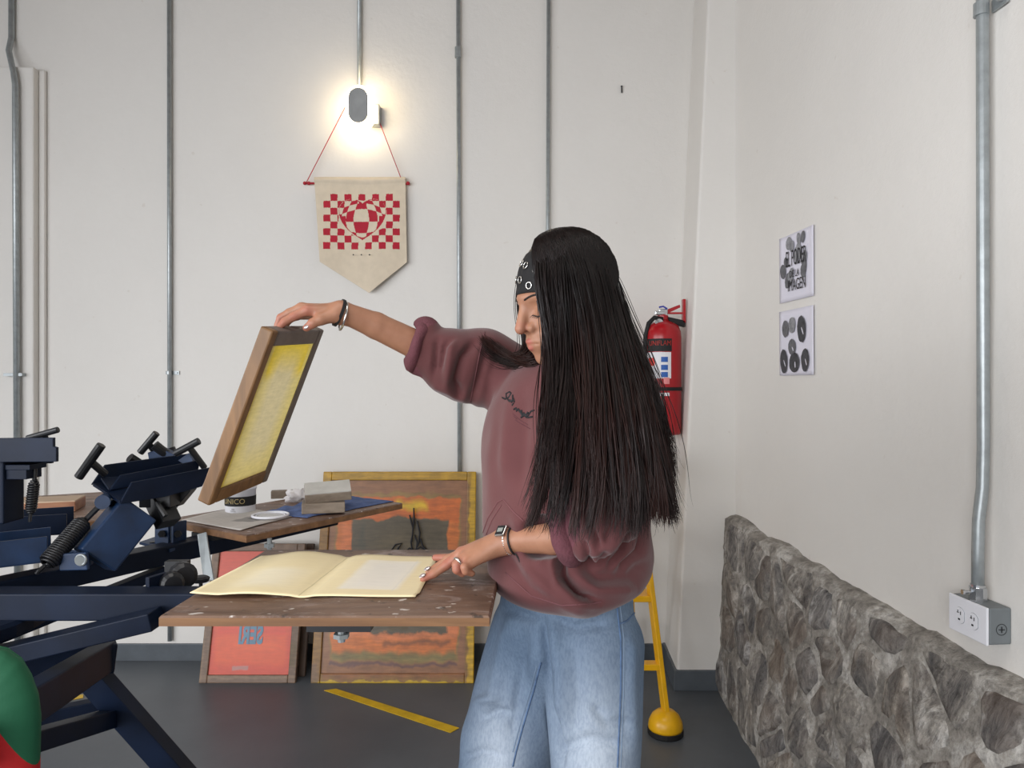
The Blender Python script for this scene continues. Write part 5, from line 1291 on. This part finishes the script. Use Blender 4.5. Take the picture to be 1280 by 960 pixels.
def strands(A, n, rad, umax, depth, seed, segs=26, tlo=.8, spread=.0035, wave=.004):
    rg = np.random.default_rng(seed); u = rg.uniform(0, umax, n)
    clump = rg.uniform(0, umax, max(8, n//70)); ci = np.argmin(abs(u[:, None]-clump[None]), 1); near = clump[ci]; cl_t = rg.uniform(tlo, 1.0, len(clump)); cl_c = rg.uniform(0, 1, len(clump)); cl_p = rg.uniform(0, 6.28, (len(clump), 2)); cl_d = rg.normal(0, 1, (len(clump), 3))
    VS, FS, TS = [], [], []; k = 0
    s = np.linspace(0, 1, segs)
    for i in range(n):
        cu = u[i]+(near[i]-u[i])*.82*s**1.1
        tend = min(1.03, cl_t[ci[i]]+rg.normal(0, .055)); x = np.minimum(s*tend, 1.0)*(A.shape[1]-1)
        # guide at varying u along the strand
        gl = catmull(A.transpose(1,0,2), x)            # (segs, guides, 3)
        pts = np.stack([catmull(gl[j], np.array([cu[j]]))[0] for j in (0, segs-1)]) if False else None
        ii = np.clip(np.floor(cu).astype(int), 0, A.shape[0]-2); f = (cu-ii)[:, None]
        j = np.arange(segs); n_ = A.shape[0]
        p0, p1, p2, p3 = gl[j, np.clip(ii-1,0,n_-1)], gl[j, ii], gl[j, ii+1], gl[j, np.clip(ii+2,0,n_-1)]
        pts = .5*(2*p1+(p2-p0)*f+(2*p0-5*p1+4*p2-p3)*f*f+(3*p1-p0-3*p2+p3)*f**3)
        dq = rg.uniform(0, 1)**1.3
        view = pts/np.linalg.norm(pts-np.array((0,0,CH)), axis=1)[:, None]
        pts = pts + np.array((0,1,0))*(dq*depth*np.minimum(s*2+.12, 1))[:, None] + rg.normal(0, spread, 3)*(s**.8)[:, None]
        ph, fr = cl_p[ci[i]]+rg.normal(0, .35, 2), 7+3*math.sin(ci[i]*1.7)+rg.normal(0, .4); pts = pts+cl_d[ci[i]]*(.0055*s**1.2)[:, None]
        wv = wave*s**1.5*rg.uniform(.3, 1.6)
        pts[:, 0] += wv*np.sin(fr*s+ph[0]); pts[:, 1] += wv*.7*np.sin(fr*s*.9+ph[1])
        hd_ = s < .55; pts[hd_] = off_head(pts[hd_], rg.uniform(1.0, 1.05))
        T = np.gradient(pts, axis=0); T /= np.maximum(np.linalg.norm(T, axis=1), 1e-9)[:, None]
        N = np.cross(T, np.array((0,1,.01))); N /= np.maximum(np.linalg.norm(N, axis=1), 1e-9)[:, None]; Bn = np.cross(T, N)
        r_ = rad*rg.uniform(.6, 1.25)*np.clip((1-s)*3+.12, 0, 1)*np.clip(s*8+.5, 0, 1)
        ring = np.stack([pts+(N*math.cos(a)+Bn*math.sin(a))*r_[:, None] for a in (0.5, 2.6, 4.7)], 1).reshape(-1, 3)
        VS.append(ring); a = np.arange(segs-1)[:, None]*3; b = np.arange(3)[None]
        q = np.stack([a+b, a+(b+1)%3, a+3+(b+1)%3, a+3+b], -1).reshape(-1, 4)+k; FS.append(q); k += len(ring)
        base = rg.uniform(0, .12)+.85*np.clip((s-.32)*1.25, 0, 1)*(cl_c[ci[i]]**2)*rg.uniform(.6, 1.1)+.25*np.clip((s-.3), 0, 1)*(u[i]/umax); TS.append(np.repeat(base, 3))
    return np.concatenate(VS), np.concatenate(FS), np.concatenate(TS)
def sheet(A, back, nu=40, nt=50, t1=.86):
    x = np.linspace(0, A.shape[1]-1, nt)*t1; gl = catmull(A.transpose(1,0,2), x); u = np.linspace(0, A.shape[0]-1, nu)
    ps = np.stack([catmull(g, u) for g in gl])        # nt, nu, 3
    ps[..., 1] += back*np.clip(np.linspace(0, 4, nt), .25, 1)[:, None]
    ps[..., 1] += .006*np.sin(np.linspace(0, A.shape[0]-1, nu)*11)[None]*np.linspace(0,1,nt)[:, None]
    i = np.arange(nt-1)[:, None]*nu; j = np.arange(nu-1)[None]
    f = np.stack([i+j, i+j+1, i+nu+j+1, i+nu+j], -1).reshape(-1, 4)
    return ps.reshape(-1, 3), f, np.repeat(np.clip((np.linspace(0,1,nt)-.3)*.5, 0, .3), nu)
def cap_fn(p):
    q = ((p-HO.astype(np.float32))@np.array(HB3, np.float32).T)
    d = d_ell(q, (0,-.011,.029), (.0765,.093,.088))
    d = smin(d, d_ell(q, (0,-.05,-.05), (.066,.055,.09)), .03)
    cut = q[..., 1]-.050+np.clip(.075-q[..., 2], 0, 1)*.30-np.clip(q[..., 2]-.068, 0, 1)*2.6
    return smax(d, cut, .008)
cv, cf = surface_nets(cap_fn, HO-.19, HO+.16, .004); cv = relax(cv, cf, 1)
parts = [(cv, cf, np.full(len(cv), .02)), sheet(AG, .016), strands(AG, 4600, .00125, AG.shape[0]-1.001, .024, 3, segs=22, tlo=.72, spread=.0045, wave=.009), strands(AG, 420, .0008, AG.shape[0]-1.001, .0, 5, tlo=.7, spread=.011, wave=.012), strands(AG[:5], 150, .0009, 4-.001, .0, 15, tlo=.8, spread=.006, wave=.016)]
def join(ps):
    V_, F_, T_ = [], [], []; k = 0
    for v, f, tn in ps: V_.append(v); F_.append(f+k); T_.append(tn); k += len(v)
    return np.concatenate(V_), np.concatenate(F_), np.concatenate(T_)
v, f, tn = join(parts); npobj('hair', v, f, M['hair'], person, tn)
v, f, tn = join([strands(AF, 620, .0013, AF.shape[0]-1.001, .02, 8, tlo=.82, spread=.0035), strands(AF, 60, .0008, AF.shape[0]-1.001, 0, 9, spread=.008)]); npobj('hair_lock', v, f, M['hair'], person, tn)
